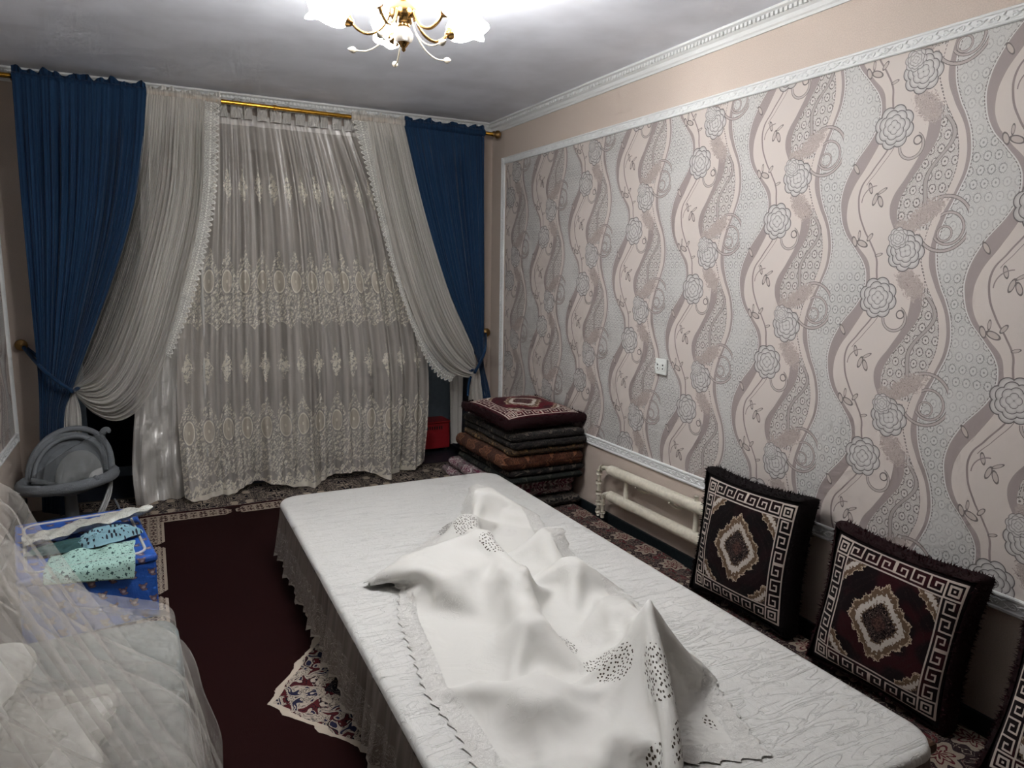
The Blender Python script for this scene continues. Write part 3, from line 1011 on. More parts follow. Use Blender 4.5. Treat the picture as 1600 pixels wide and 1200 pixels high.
# blue curtains
cl = thing('curtain', (-0.36, 4.83, 0.02), 'long blue curtain tied back beside the grey baby seat', 'curtain', 'blue tied-back curtains')
YC = 4.82
A = [at(18, 119, Y=YC), at(32, 300, Y=YC), at(48, 470, Y=YC), at(60, 600, Y=YC), at(62, 690, Y=YC), at(66, 800, Y=YC)]
B = [at(229, 143, Y=YC), at(222, 240, Y=YC), at(206, 335, Y=YC), at(183, 415, Y=YC), at(142, 530, Y=YC), at(112, 612, Y=YC), at(100, 660, Y=YC), at(102, 805, Y=YC)]
sheet('drop', A, B, 'blue', cl, 150, 90, 15, 0.020, 3)
p0, p1 = at(18, 118, Y=YR), at(229, 146, Y=YR)
ruffle(cl, p0[0], p1[0], p0[2] + 0.0, p1[2] + 0.0, 0.045, YR, 'blue', 1, 12)
cr = thing('curtain', (2.0, 4.83, 0.9), 'blue curtain pulled to the corner above the stacked mattresses', 'curtain', 'blue tied-back curtains')
A = [at(632, 197, Y=YC), at(664, 330, Y=YC), at(702, 455, Y=YC), at(738, 540, Y=YC), at(748, 572, Y=YC), at(752, 600, Y=YC), at(758, 650, Y=YC)]
B = [at(757, 214, Y=YC), at(757, 340, Y=YC), at(757, 460, Y=YC), at(756, 535, Y=YC), at(756, 570, Y=YC), at(764, 605, Y=YC), at(772, 650, Y=YC)]
sheet('drop', A, B, 'blue', cr, 130, 80, 13, 0.016, 5)
p0, p1 = at(632, 196, Y=YR), at(757, 214, Y=YR)
ruffle(cr, p0[0], p1[0], p0[2] - 0.005, p1[2] - 0.005, 0.036, YR, 'blue', 2, 9)

# white voile swags
YV = 4.845
vl = thing('curtain', (0.1, YV, 1.0), 'white voile swag with lace edge looped behind the blue curtain by the baby seat', 'curtain', 'white voile swags')
A = [at(229, 147, Y=YV), at(220, 240, Y=YV), at(203, 335, Y=YV), at(180, 415, Y=YV), at(140, 530, Y=YV), at(114, 606, Y=YV)]
B = [at(322, 156, Y=YV), at(316, 320, Y=YV), at(286, 460, Y=YV), at(258, 560, Y=YV), at(226, 628, Y=YV), at(188, 656, Y=YV), at(148, 646, Y=YV), at(113, 612, Y=YV)]
def vfold(Pm, s, tt):
    Pm[..., 1] -= 0.05 * np.sin(PI * np.clip(tt * 1.1 - 0.1, 0, 1)) * (s > 0.25) * np.clip((s - 0.25) * 3, 0, 1)
    return Pm
sheet('swag', A, B, 'voile', vl, 150, 90, 17, 0.018, 8, extra=vfold)
T1 = catmull([at(320, 158, Y=YV - .03), at(314, 320, Y=YV - .06), at(284, 460, Y=YV - .08), at(258, 552, Y=YV - .08)], 60)
T2 = catmull([at(345, 161, Y=YV - .03), at(338, 320, Y=YV - .06), at(305, 466, Y=YV - .08), at(268, 560, Y=YV - .08)], 60)
Pm = np.stack([T1 + (T2 - T1) * t for t in np.linspace(0, 1, 5)])
L = np.concatenate([[0], np.cumsum(np.linalg.norm(np.diff(T1, axis=0), axis=1))])
gmesh('lace_edge', Pm, 'trim', vl, np.stack([np.repeat(np.linspace(0, 1, 5)[:, None], 60, 1), np.repeat(L[None], 5, 0)], -1))
A = [at(112, 612, Y=4.84), at(101, 640, Y=4.84), at(99, 690, Y=4.84), at(101, 760, Y=4.84)]
B = [at(116, 612, Y=4.84), at(126, 640, Y=4.84), at(129, 690, Y=4.84), at(130, 760, Y=4.84)]
sheet('tail', A, B, 'satin', vl, 30, 24, 3, 0.012, 4, squeeze=False)
p0, p1 = at(229, 147, Y=YR), at(345, 160, Y=YR)
ruffle(vl, p0[0], p1[0], p0[2], p1[2], 0.032, YR, 'voile', 3, 8)

vr = thing('curtain', (1.9, YV, 0.9), 'white voile swag with scalloped edge beside the red heater', 'curtain', 'white voile swags')
A = [at(570, 189, Y=YV), at(596, 330, Y=YV), at(628, 450, Y=YV), at(662, 535, Y=YV), at(698, 578, Y=YV), at(730, 590, Y=YV), at(741, 584, Y=YV)]
B = [at(632, 196, Y=YV), at(664, 330, Y=YV), at(702, 455, Y=YV), at(736, 535, Y=YV), at(744, 566, Y=YV)]
sheet('swag', A, B, 'voile2', vr, 120, 90, 12, 0.016, 12, extra=lambda Pm, s, tt: Pm + np.stack([0 * s * tt, -0.05 * np.sin(PI * tt) * (1 - s), 0 * s * tt], -1))
T1 = catmull([at(573, 190, Y=YV - .02), at(600, 330, Y=YV - .05), at(630, 450, Y=YV - .06), at(664, 535, Y=YV - .06), at(695, 576, Y=YV - .06), at(712, 586, Y=YV - .06)], 70)
T2 = catmull([at(548, 186, Y=YV - .02), at(578, 290, Y=YV - .05), at(612, 420, Y=YV - .06), at(652, 535, Y=YV - .06), at(680, 586, Y=YV - .06), at(704, 598, Y=YV - .06)], 70)
Pm = np.stack([T1 + (T2 - T1) * t for t in np.linspace(0, 1, 5)])
L = np.concatenate([[0], np.cumsum(np.linalg.norm(np.diff(T1, axis=0), axis=1))])
gmesh('lace_edge', Pm, 'trim', vr, np.stack([np.repeat(np.linspace(0, 1, 5)[:, None], 70, 1), np.repeat(L[None], 5, 0)], -1))
A = [at(743, 574, Y=4.84), at(734, 600, Y=4.84), at(730, 650, Y=4.84), at(728, 740, Y=4.84)]
B = [at(748, 572, Y=4.84), at(757, 605, Y=4.84), at(766, 650, Y=4.84), at(772, 740, Y=4.84)]
sheet('tail', A, B, 'voile2', vr, 40, 24, 5, 0.012, 14, squeeze=False)
p0, p1 = at(548, 184, Y=YR), at(632, 195, Y=YR)
ruffle(vr, p0[0], p1[0], p0[2], p1[2], 0.032, YR, 'voile2', 5, 7)

# embroidered organza in the middle, gathered on a tape behind the rod
oc = thing('curtain', (1.0, 4.99, 0.03), 'embroidered beige organza curtain with oval lace medallions in the middle', 'curtain')
YO = 4.98
A = [(0.30, YO, 2.47), (0.24, YO, 1.9), (0.16, YO, 1.2), (0.12, YO, 0.6), (0.13, YO - 0.05, 0.05)]
B = [(1.40, YO, 2.46), (1.62, YO, 1.9), (1.76, YO, 1.3), (1.835, YO, 0.8), (1.83, YO, 0.4), (1.80, YO, 0.05)]
def ohem(Pm, s, tt):
    k = np.clip(tt * 1.6 - 0.6, 0, 1)
    Pm[..., 1] -= 0.10 * k ** 2 * (0.5 + 0.5 * np.sin(s * 17 + 1.0)) + 0.05 * k ** 4 * np.sin(s * 41)
    Pm[..., 2] += 0.035 * k ** 5 * np.sin(s * 17 + 2.8) - 0.01 * k
    Pm[..., 2] = np.maximum(Pm[..., 2], 0.016)
    return Pm
sheet('drop', A, B, 'organza', oc, 280, 140, 13, 0.030, 21, squeeze=False, uvw=2.35, extra=ohem)
# heading: tape tabs
for k in range(12):
    x0 = 0.44 + k * 0.079; wd = 0.062 + 0.012 * math.sin(k * 2.1)
    s = np.linspace(0, 1, 9)[:, None]; t = np.linspace(0, 1, 7)[None]
    x = x0 + wd * s + 0 * t
    y = YO - 0.03 - 0.018 * np.sin(PI * s) + 0 * t
    z = 2.435 + (0.095 + 0.02 * np.sin(PI * s) ** 0.6) * t - 0.012 * k / 12
    gmesh('heading_tab', np.stack([x, y, z], -1), 'satin', oc)
# plain satin panel to the left of the lace
sp = thing('curtain', (0.1, 5.03, 0.02), 'plain shiny white satin curtain left of the embroidered one', 'curtain')
A = [(0.02, 5.03, 2.46), (-0.04, 5.03, 1.5), (-0.10, 5.01, 0.8), (-0.155, 4.96, 0.3), (-0.15, 4.95, 0.015)]
B = [(0.34, 5.035, 2.46), (0.32, 5.035, 1.5), (0.30, 5.03, 0.8), (0.29, 5.0, 0.3), (0.28, 4.95, 0.015)]
def slack(Pm, s, tt):
    k = np.clip(tt * 1.6 - 0.5, 0, 1)
    Pm[..., 1] -= 0.016 * k * np.sin(Pm[..., 2] * 15 + s * 9) + 0.010 * k * np.sin(Pm[..., 2] * 31 - s * 14)
    return Pm
sheet('drop', A, B, 'satin', sp, 110, 80, 2.4, 0.044, 31, squeeze=False, extra=slack)
sp2 = thing('curtain', (2.17, 5.2, 0.1), 'narrow white satin strip hanging beside the red heater', 'curtain')
A = [(2.02, 5.16, 2.42), (2.06, 5.16, 1.2), (2.085, 5.16, 0.14)]
B = [(2.24, 5.16, 2.42), (2.20, 5.16, 1.2), (2.175, 5.16, 0.14)]
sheet('drop', A, B, 'satin', sp2, 40, 40, 2.3, 0.018, 33, squeeze=False)

# tie-backs
def tieback(knob, mid, tie, label, drop=None):
    t = thing('tieback', knob, label, 'tieback', 'curtain tie-backs')
    kd = np.array([0, -1.0, 0])
    lathe('wall_knob', [(0.010, -0.0), (0.012, 0.02), (0.030, 0.026), (0.034, 0.036), (0.028, 0.044), (0.020, 0.043), (0.014, 0.050), (0.001, 0.052)], np.array(knob), 'brass', t, 20, kd)
    k = np.array(knob) + kd * 0.02
    tube('cord', catmull([k, mid, tie], 20), 0.011, 'blue', t, 8)
    back = np.array(tie) + [0, 0.12, 0.02]
    tube('cord', catmull([tie, (np.array(tie) + back) / 2 + [0.02, 0, 0], back, k + [0, 0.02, 0]], 20), 0.011, 'blue', t, 8)
    if drop is not None: tube('cord_end', catmull(drop, 12), 0.009, 'blue', t, 8)
k = at(32, 540, Y=5.0); tieback((k[0], YB, k[2]), at(72, 582, Y=4.765), at(113, 612, Y=4.765), 'blue cord and bronze knob holding the left blue curtain')
k = at(762, 520, Y=5.0); tieback((k[0], YB, k[2]), at(757, 550, Y=4.77), at(742, 582, Y=4.765), 'blue cord and bronze knob holding the right blue curtain',
        [at(736, 588, Y=4.765), at(732, 600, Y=4.765), at(731, 618, Y=4.77)])

# ------------------------------------------------------------------ red heater in the opening
rh = thing('heater', (2.08, 5.56, 0.0), 'red metal box heater with vent slots on the dark floor behind the curtains', 'heater')
bx = (1.90, 2.20, 5.46, 5.66, 0.03, 0.25)
box('body', bx, 'red', rh, 0.008)
box('lid', (1.89, 2.21, 5.45, 5.67, 0.25, 0.262), 'red', rh, 0.004)
for i in range(9): box('vent_slot', (1.955 + i * 0.021, 1.964 + i * 0.021, 5.455, 5.462, 0.195, 0.222), 'black', rh)
for x in (1.92, 2.16):
    for y in (5.48, 5.62): box('foot', (x, x + 0.025, y, y + 0.025, 0, 0.032), 'black', rh)

# ------------------------------------------------------------------ low table and its cloths
ZT = 0.35
TX0, TX1, TY0, TY1 = 0.534, 1.748, 0.96, 3.67
tb = thing('low_table', ((TX0 + TX1) / 2, (TY0 + TY1) / 2, 0.0145), 'low wooden floor table hidden under the white tablecloth', 'table')
box('tabletop', (TX0 + 0.01, TX1 - 0.01, TY0 + 0.01, TY1 - 0.01, ZT - 0.035, ZT - 0.004), 'wood', tb, 0.01)
for x in (TX0 + 0.12, TX1 - 0.18):
    for y in (TY0 + 0.15, (TY0 + TY1) / 2, TY1 - 0.2): box('leg', (x, x + 0.06, y, y + 0.06, 0.0145, ZT - 0.035), 'wood', tb, 0.006)


def rrect(x0, x1, y0, y1, r, n=10, e=60):
    pts = []
    for cx, cy, a0 in ((x1 - r, y1 - r, 0), (x0 + r, y1 - r, 90), (x0 + r, y0 + r, 180), (x1 - r, y0 + r, 270)):
        for k in range(n + 1):
            a = math.radians(a0 + 90 * k / n); pts.append((cx + r * math.cos(a), cy + r * math.sin(a)))
    p = np.array(pts + [pts[0]])
    d = np.concatenate([[0], np.cumsum(np.linalg.norm(np.diff(p, axis=0), axis=1))])
    s = np.linspace(0, d[-1], e + 1)[:-1]
    return np.stack([np.interp(s, d, p[:, 0]), np.interp(s, d, p[:, 1])], 1), s, d[-1]


NE = 520
O, arc, per = rrect(TX0, TX1, TY0, TY1, 0.10, 12, NE)
cen = np.array([(TX0 + TX1) / 2, (TY0 + TY1) / 2])
nx = np.roll(O, -1, 0) - np.roll(O, 1, 0); nx /= np.linalg.norm(nx, axis=1)[:, None]; NO = np.stack([nx[:, 1], -nx[:, 0]], 1)
tc = thing('tablecloth', (*cen, 0.06), 'white satin tablecloth with hanging lace skirt on the low table', 'tablecloth')
rings = []
for k in (0.02, 0.3, 0.6, 0.85):
    q = cen + (O - cen) * k; rings.append(np.column_stack([q, np.full(NE, ZT + 0.001 + 0.0006 * np.sin(q[:, 0] * 40) * np.sin(q[:, 1] * 31))]))
for off, dz in ((-0.02, 0.0), (-0.008, -0.001), (0.0, -0.004), (0.006, -0.012), (0.008, -0.024)):
    rings.append(np.column_stack([O + NO * off, np.full(NE, ZT + 0.001 + dz)]))
Pm = np.stack(rings)
Vt = Pm.reshape(-1, 3)
Ft = [tuple(f) for f in grid_faces(len(rings), NE, False, True)] + [tuple(range(NE))]
mobj('top_cloth', Vt, Ft, 'tcloth', tc, Vt[:, :2])
sk = []
tq = np.linspace(0, 1, 16)
plt_ = 0.010 * np.sin(arc * 62) + 0.010 * np.sin(arc * 23 + 1) + 0.006 * np.sin(arc * 131)
for t in tq:
    off = 0.008 + 0.030 * t + plt_ * (0.15 + 0.85 * t)
    sk.append(np.column_stack([O + NO * off[:, None], ZT - 0.023 - 0.25 * t + 0.006 * np.sin(arc * 17) * t]))
Pm = np.stack(sk)
a2 = np.concatenate([arc])
gm = gmesh('lace_skirt', Pm, 'skirt', tc, np.stack([np.repeat(a2[None], 16, 0), np.repeat(tq[:, None], NE, 1)], -1), cv=True)

# the embroidered cloth over the dishes: a cloth settled on hidden heaps
def drape_sim(W, L, x0, y0, z0, sp, H, steps, floor_z, seed=0, iters=10, fric=0.5, pins=(), shove=None):
    nx_, ny_ = int(W / sp) + 1, int(L / sp) + 1
    gx, gy = np.meshgrid(np.arange(nx_) * sp, np.arange(ny_) * sp, indexing='ij')
    X = np.stack([x0 + gx, y0 + gy, z0 + 0 * gx], -1); Vv = np.zeros_like(X)
    r = np.random.default_rng(seed); X[..., 2] += r.normal(0, 0.002, gx.shape)
    dt = 1 / 60
    pk = []
    for p_ in pins:
        d_ = np.hypot(X[..., 0] - p_[0], X[..., 1] - p_[1]); ij = np.unravel_index(d_.argmin(), d_.shape); pk.append((ij, X[ij].copy(), np.array(p_[2:])))

    def con(A, B, l, k):
        d = B - A; n = np.linalg.norm(d, axis=-1, keepdims=True) + 1e-9
        c = d * ((n - l) / n) * 0.5 * k
        return c
    for it in range(steps):
        Vv[..., 2] -= 9.8 * dt * 0.5; Vv *= 0.975
        Q = X + Vv * dt
        for _ in range(iters):
            for ax in (0, 1):
                for par in (0, 1):
                    A = [slice(None)] * 2; B = [slice(None)] * 2
                    nn = Q.shape[ax]
                    e = (nn - par) // 2 * 2 + par
                    A[ax] = slice(par, e, 2); B[ax] = slice(par + 1, e + 1, 2)
                    a, b = Q[tuple(A)], Q[tuple(B)]
                    m_ = min(a.shape[ax], b.shape[ax])
                    ia = [slice(None)] * 2; ia[ax] = slice(0, m_); a = a[tuple(ia)]; b = b[tuple(ia)]
                    c = con(a, b, sp, 1.0); a += c; b -= c
            for sx in (1, -1):
                A_, B_ = (Q[:-1, :-1], Q[1:, 1:]) if sx == 1 else (Q[1:, :-1], Q[:-1, 1:])
                c = con(A_, B_, sp * 1.41421, 0.18); A_ += c; B_ -= c
            for ax in (0, 1):
                A_, B_ = (Q[:-3], Q[3:]) if ax == 0 else (Q[:, :-3], Q[:, 3:])
                d = B_ - A_; n = np.linalg.norm(d, axis=-1, keepdims=True) + 1e-9
                c = np.where(n < 3 * sp * 0.985, d * ((n - 3 * sp) / n) * 0.035, 0); A_ += c; B_ -= c
            if shove is not None: shove(Q)
            h = H(Q[..., 0], Q[..., 1]); hit = Q[..., 2] < h
            Q[..., 2] = np.where(hit, h, Q[..., 2])
            for ij, p0_, p1_ in pk: Q[ij] = p0_ + (p1_ - p0_) * min(1, it / 45)
        hit = Q[..., 2] <= H(Q[..., 0], Q[..., 1]) + 1e-4
        for c_ in (0, 1): Q[..., c_] = np.where(hit, X[..., c_] + (Q[..., c_] - X[..., c_]) * (1 - fric), Q[..., c_])
        Vv = (Q - X) / dt; X = Q
    return X, gx, gy


def heaps(x, y):
    z = np.full(x.shape, ZT + 0.004)
    def dome(cx, cy, rx, ry, h, p=2.0, rot=0.0):
        c, s = math.cos(rot), math.sin(rot)
        u, v = ((x - cx) * c + (y - cy) * s) / rx, (-(x - cx) * s + (y - cy) * c) / ry
        return ZT + h * np.clip(1 - (np.abs(u) ** p + np.abs(v) ** p), 0, None) ** 0.5
    def cone(cx, cy, h, r, k):
        d = np.hypot(x - cx, y - cy); return ZT + h - k * np.clip(d - r, 0, None)
    def cup(cx, cy, h, r): return np.where(np.hypot(x - cx, y - cy) < r, ZT + h, 0)
    def crate(cx, cy, hx_, hy_, h, rot):
        c, s = math.cos(rot), math.sin(rot)
        u, v = (x - cx) * c + (y - cy) * s, -(x - cx) * s + (y - cy) * c
        return np.where((np.abs(u) < hx_) & (np.abs(v) < hy_), ZT + h, 0)
    for q_ in ((0.95, 2.34, 0.15, 0.14, 0.115, 0.3),): z = np.maximum(z, crate(*q_))     # tray on the left
    for q_ in ((1.10, 2.40, .165, .045), (1.08, 2.08, .150, .05), (1.00, 1.80, .115, .045), (1.38, 3.00, .130, .06), (1.18, 2.72, .11, .05),
               (1.44, 2.45, .105, .05), (1.36, 2.15, .100, .05), (1.32, 1.80, .095, .06), (0.86, 1.50, .090, .07), (0.98, 1.24, .09, .05), (0.76, 1.62, .055, .03),
               (0.80, 1.24, .05, .05), (1.52, 2.82, .05, .05)):
        z = np.maximum(z, cup(*q_))
    z = np.maximum(z, cone(1.178, 1.462, 0.285, 0.004, 2.2))              # a tall bottle near the corner
    z = np.where((x < TX0) | (x > TX1) | (y < TY0) | (y > TY1), 0.03, z)
    return z


X, gx, gy = drape_sim(1.03, 2.30, 0.60, 0.96, 0.64, 0.0215, heaps, 210, ZT, 0, 20, 0.22, [(1.27, 1.36, 1.176, 1.458, 0.668), (1.63, 0.96, 1.30, 1.09, 0.362), (0.60, 0.96, 0.60, 0.97, 0.357), (1.06, 0.96, 0.90, 0.98, 0.357)])
Fc = grid_faces(*gx.shape)                     # the far left corner is cut off at a slant
ce = (gx.ravel()[Fc].mean(1) * 0.680 - (gy.ravel()[Fc].mean(1) - 1.60) * 0.733) > -0.01
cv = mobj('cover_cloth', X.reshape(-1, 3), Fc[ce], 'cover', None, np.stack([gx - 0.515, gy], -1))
bmc = bmesh.new(); bmc.from_mesh(cv.data)
bmesh.ops.delete(bmc, geom=[q_ for q_ in bmc.verts if not q_.link_faces], context='VERTS')
bmc.to_mesh(cv.data); bmc.free()
md = cv.modifiers.new('smooth', 'SUBSURF'); md.levels = 1; md.render_levels = 1
md = cv.modifiers.new('thickness', 'SOLIDIFY'); md.thickness = 0.0012; md.offset = 1
tag(cv, 'white cutwork cloth with lace border draped in peaks over the table setting', 'cloth')

# ------------------------------------------------------------------ floor mattress along the right wall
def slab(name, x0, x1, y0, y1, z0, z1, mat, parent=None, seed=0, n=40, wob=0.008, rf=0.48, round_end=0.04, nudge=0.0):
    """soft mattress: rounded section swept along y with a little sag"""
    h = z1 - z0; r = h * rf; sec = []
    for cx, cz, a0 in ((x1 - r, z1 - r, 90), (x0 + r, z1 - r, 180), (x0 + r, z0 + r, 270), (x1 - r, z0 + r, 360)):
        pass
    def line(a, b, k): return [(a[0] + (b[0] - a[0]) * t, a[1] + (b[1] - a[1]) * t) for t in np.linspace(0, 1, k)[1:-1]]
    arc_ = lambda cx, cz, a0: [(cx + r * math.cos(math.radians(a0 + 90 * k / 5)), cz + r * math.sin(math.radians(a0 + 90 * k / 5))) for k in range(6)]
    c1, c2, c3, c4 = arc_(x1 - r, z1 - r, 0), arc_(x0 + r, z1 - r, 90), arc_(x0 + r, z0 + r, 180), arc_(x1 - r, z0 + r, 270)
    sec = c1 + line(c1[-1], c2[0], 14) + c2 + line(c2[-1], c3[0], 3) + c3 + line(c3[-1], c4[0], 14) + c4 + line(c4[-1], c1[0], 3)
    sec = np.array(sec); m = len(sec)
    ys = np.linspace(y0, y1, n)
    d = np.concatenate([[0], np.cumsum(np.linalg.norm(np.diff(sec, axis=0), axis=1))])
    wx, wz = wob * noise1(n, 1.4, seed), wob * 0.6 * noise1(n, 1.1, seed + 50)
    cx, cz = (x0 + x1) / 2, (z0 + z1) / 2
    Pm = np.zeros((n, m, 3)); ed = np.minimum(ys - y0, y1 - ys)
    for i in range(n):
        k = math.sqrt(max(0.0, 1 - (1 - min(1, ed[i] / round_end)) ** 2)); sc_ = 0.35 + 0.65 * k
        Pm[i, :, 0] = cx + (sec[:, 0] - cx) * (0.94 + 0.06 * k) + wx[i] + nudge * (i / n - 0.5)
        dz = (sec[:, 1] - cz) * sc_
        Pm[i, :, 2] = cz + dz + np.where(dz > 0, wz[i], wz[i] * 0.0) + np.where(dz > 0, wob * 0.5 * np.sin(sec[:, 0] * 21 + ys[i] * 9 + seed), 0)
        Pm[i, :, 1] = ys[i]
    Pm[..., 2] = np.maximum(Pm[..., 2], z0)
    Vv = Pm.reshape(-1, 3)
    Ff = [tuple(f) for f in grid_faces(n, m, False, True)] + [tuple(range(m)), tuple((n - 1) * m + k for k in range(m - 1, -1, -1))]
    return mobj(name, Vv, Ff, mat, parent, np.stack([np.repeat(d[None], n, 0), np.repeat(ys[:, None], m, 1)], -1).reshape(-1, 2))


fm_ = slab('floor_mattress', 1.70, 2.315, -0.2, 4.45, 0.014, 0.082, 'mat_run', None, 3, 120, 0.006)
tag(fm_, 'dark maroon floral floor mattress lying along the right wall', 'mattress')

# stack of folded mattresses in the corner
lay = [('mat_dark', 1.80, 2.35, 3.62, 4.40, .060, 'black patterned folded mattress at the very bottom of the corner stack'),
       ('mat_pink', 1.73, 2.34, 3.70, 4.46, .062, 'white and magenta flowered folded mattress, lower of two in the corner stack'),
       ('mat_pink', 1.76, 2.34, 3.68, 4.42, .070, 'white and magenta flowered folded mattress, upper of two in the corner stack'),
       ('mat_green', 1.82, 2.35, 3.60, 4.38, .050, 'dark green folded mattress above the white flowered ones'),
       ('mat_dark', 1.83, 2.36, 3.61, 4.37, .048, 'black folded mattress below the brown one in the corner stack'),
       ('mat_brown', 1.79, 2.35, 3.60, 4.36, .100, 'thick brown floral folded mattress in the middle of the corner stack'),
       ('mat_gold', 1.84, 2.36, 3.60, 4.34, .042, 'black and gold folded mattress right above the brown one'),
       ('mat_dark', 1.85, 2.36, 3.59, 4.34, .050, 'black mattress with grey flowers, second from top in the corner stack'),
       ('mat_dark', 1.84, 2.35, 3.60, 4.35, .050, 'black floral folded mattress directly under the red cushion')]
z = 0.084
for i, (mt, x0, x1, y0, y1, h, lb) in enumerate(lay):
    h *= 0.86
    o = slab('folded_mattress', x0, x1, y0, y1, z, z + h, mt, None, 20 + i, 44, 0.003, 0.49, 0.03)
    tag(o, lb, 'mattress', 'folded mattresses in the corner stack'); z += h + 0.003
STACK_Z = z

# ------------------------------------------------------------------ cushions
def cushion(name, loc, rot, size, thick, mat, fur, label, group, seed, spikes=2200, GD=0.052):
    t = thing(name, loc, label, 'cushion', group, rot=rot)
    n = 36
    s = np.linspace(-1, 1, n)
    a, b = np.meshgrid(s, s, indexing='ij')
    prof = (np.clip(1 - np.abs(a) ** 3.2, 0, 1) * np.clip(1 - np.abs(b) ** 3.2, 0, 1)) ** 0.55
    pin = 1 - 0.075 * (1 - np.abs(a) ** 2) * np.abs(b) ** 4 - 0.075 * (1 - np.abs(b) ** 2) * np.abs(a) ** 4
    r = np.random.default_rng(seed)
    lump = 0.006 * np.sin(a * 4 + seed) * np.sin(b * 5 + seed * 2) * prof
    hx, hz = size[0] / 2, size[1] / 2
    x = a * hx * pin; zz = hz + b * hz * pin
    for sgn, nm, mt in ((-1, 'front', mat), (1, 'back', fur)):
        y = sgn * (thick / 2 * prof + GD * 0.55) + lump
        gmesh(nm, np.stack([x, y, zz], -1), mt, t, np.stack([(a + 1) / 2, (b + 1) / 2], -1), flip=(sgn > 0))
    # plush gusset round the edge
    e = np.linspace(0, 1, 61)[:-1]
    ring = []
    for k in range(4):
        for q in e[::2]:
            v = -1 + 2 * q; ring.append(((v, -1), (1, v), (-v, 1), (-1, -v))[k])
    ring = np.array(ring); m = len(ring)
    pr = 1 - 0.075 * (1 - ring[:, 0] ** 2) * np.abs(ring[:, 1]) ** 4 - 0.075 * (1 - ring[:, 1] ** 2) * np.abs(ring[:, 0]) ** 4
    rx, rz = ring[:, 0] * hx * pr, hz + ring[:, 1] * hz * pr
    nrm = np.stack([ring[:, 0] * (np.abs(ring[:, 0]) > 0.985), ring[:, 1] * (np.abs(ring[:, 1]) > 0.985)], 1); nrm /= np.linalg.norm(nrm, axis=1)[:, None] + 1e-9
    G = []
    for k in range(7):
        an = PI * k / 6
        off = 0.022 * math.sin(an) - 0.006
        G.append(np.stack([rx + nrm[:, 0] * off, np.full(m, -GD * math.cos(an)), rz + nrm[:, 1] * off], 1))
    gmesh('plush_edge', np.stack(G), fur, t, None, cv=True)
    # plush pile: short spikes
    V_, F_ = [], []
    for i in range(spikes):
        k = r.integers(m); j = (k + 1) % m; q = r.uniform()
        px, pz = rx[k] * (1 - q) + rx[j] * q, rz[k] * (1 - q) + rz[j] * q
        nn = nrm[k]; an = r.uniform(0.1, 3.04)
        off = 0.022 * math.sin(an) - 0.008
        p = np.array([px + nn[0] * off, -GD * math.cos(an), pz + nn[1] * off])
        d = np.array([nn[0] * math.sin(an), -math.cos(an) * 0.8, nn[1] * math.sin(an)]) + r.normal(0, 0.45, 3); d /= np.linalg.norm(d)
        sd = np.cross(d, r.normal(0, 1, 3)); sd /= np.linalg.norm(sd) + 1e-9
        l = r.uniform(0.008, 0.020)
        b0 = len(V_); V_ += [p - sd * 0.0022, p + sd * 0.0022, p + d * l]; F_.append((b0, b0 + 1, b0 + 2))
    V_ = np.array(V_); V_[:, 2] = np.maximum(V_[:, 2], 0.001)
    k = mobj('plush_pile', V_, F_, fur, t, smooth=False); k['kind'] = 'stuff'
    return t


PG = 'patterned cushions leaning on the right wall'
cushion('cushion', (2.19, 2.105, 0.100), (math.radians(-7), 0, math.radians(-90 + 4)), (0.51, 0.55), 0.11, 'cush_a', 'fur',
        'black cushion with Greek key border leaning beside the radiator', PG, 1)
cushion('cushion', (2.18, 1.45, 0.100), (math.radians(-8), math.radians(3), math.radians(-90 + 5)), (0.49, 0.51), 0.11, 'cush_b', 'furred',
        'maroon cushion with Greek key border, middle of the three leaning on the wall', PG, 2)
cushion('cushion', (2.10, 0.785, 0.115), (math.radians(-26), 0, math.radians(-90 + 6)), (0.49, 0.46), 0.11, 'cush_b', 'furred',
        'maroon cushion cut off by the bottom right corner, nearest to the camera', PG, 3)
cushion('cushion', (2.09, 3.63, STACK_Z + 0.058), (math.radians(-88), 0, math.radians(3)), (0.55, 0.58), 0.10, 'cush_c', 'furred',
        'wine red cushion with Greek key border lying on top of the mattress stack', PG, 4, 2200, 0.030)

# ------------------------------------------------------------------ radiator and socket
rd = thing('radiator', (2.31, 2.87, 0.086), 'cream enamelled two-pipe radiator on the right wall', 'radiator')
XRD = 2.315
tube('pipe', catmull([(XRD, 3.27, .392), (XRD, 2.9, .395), (XRD, 2.47, .400)], 20), 0.031, 'enamel', rd, 20)
tube('pipe', catmull([(XRD, 3.27, .238), (XRD, 2.9, .240), (XRD, 2.47, .243)], 20), 0.031, 'enamel', rd, 20)
for y, zc in ((2.462, .400), (2.462, .243)):
    lathe('end_cap', [(0.001, 0.010), (0.024, 0.010), (0.030, 0.006), (0.033, -0.002), (0.033, -0.02)], (XRD, y, zc), 'enamel', rd, 20, (0, -1, 0))
for y in (3.12, 2.545): tube('riser', [(XRD, y, .236), (XRD, y, .4)], 0.013, 'enamel', rd, 10)
tube('valve', [(XRD, 2.55, .42), (XRD, 2.55, .452)], 0.012, 'enamel', rd, 10)
for y in (3.0, 2.72): 
    tube('wall_hook', catmull([(XR - 0.002, y, .33), (2.345, y, .335), (2.318, y, .352), (2.29, y, .372)], 10), 0.007, 'enamel', rd, 8)
def supply(pts, rings):
    c = catmull(pts, 40); s = tube('supply_pipe', c, 0.011, 'enamel', rd, 10)
    for q in rings:
        i = int(q * 39); i0, i1 = max(0, i - 1), min(39, i + 1)
        tube('coupling', [c[i0], c[i], c[i1]], 0.0175, 'enamel', s, 10)
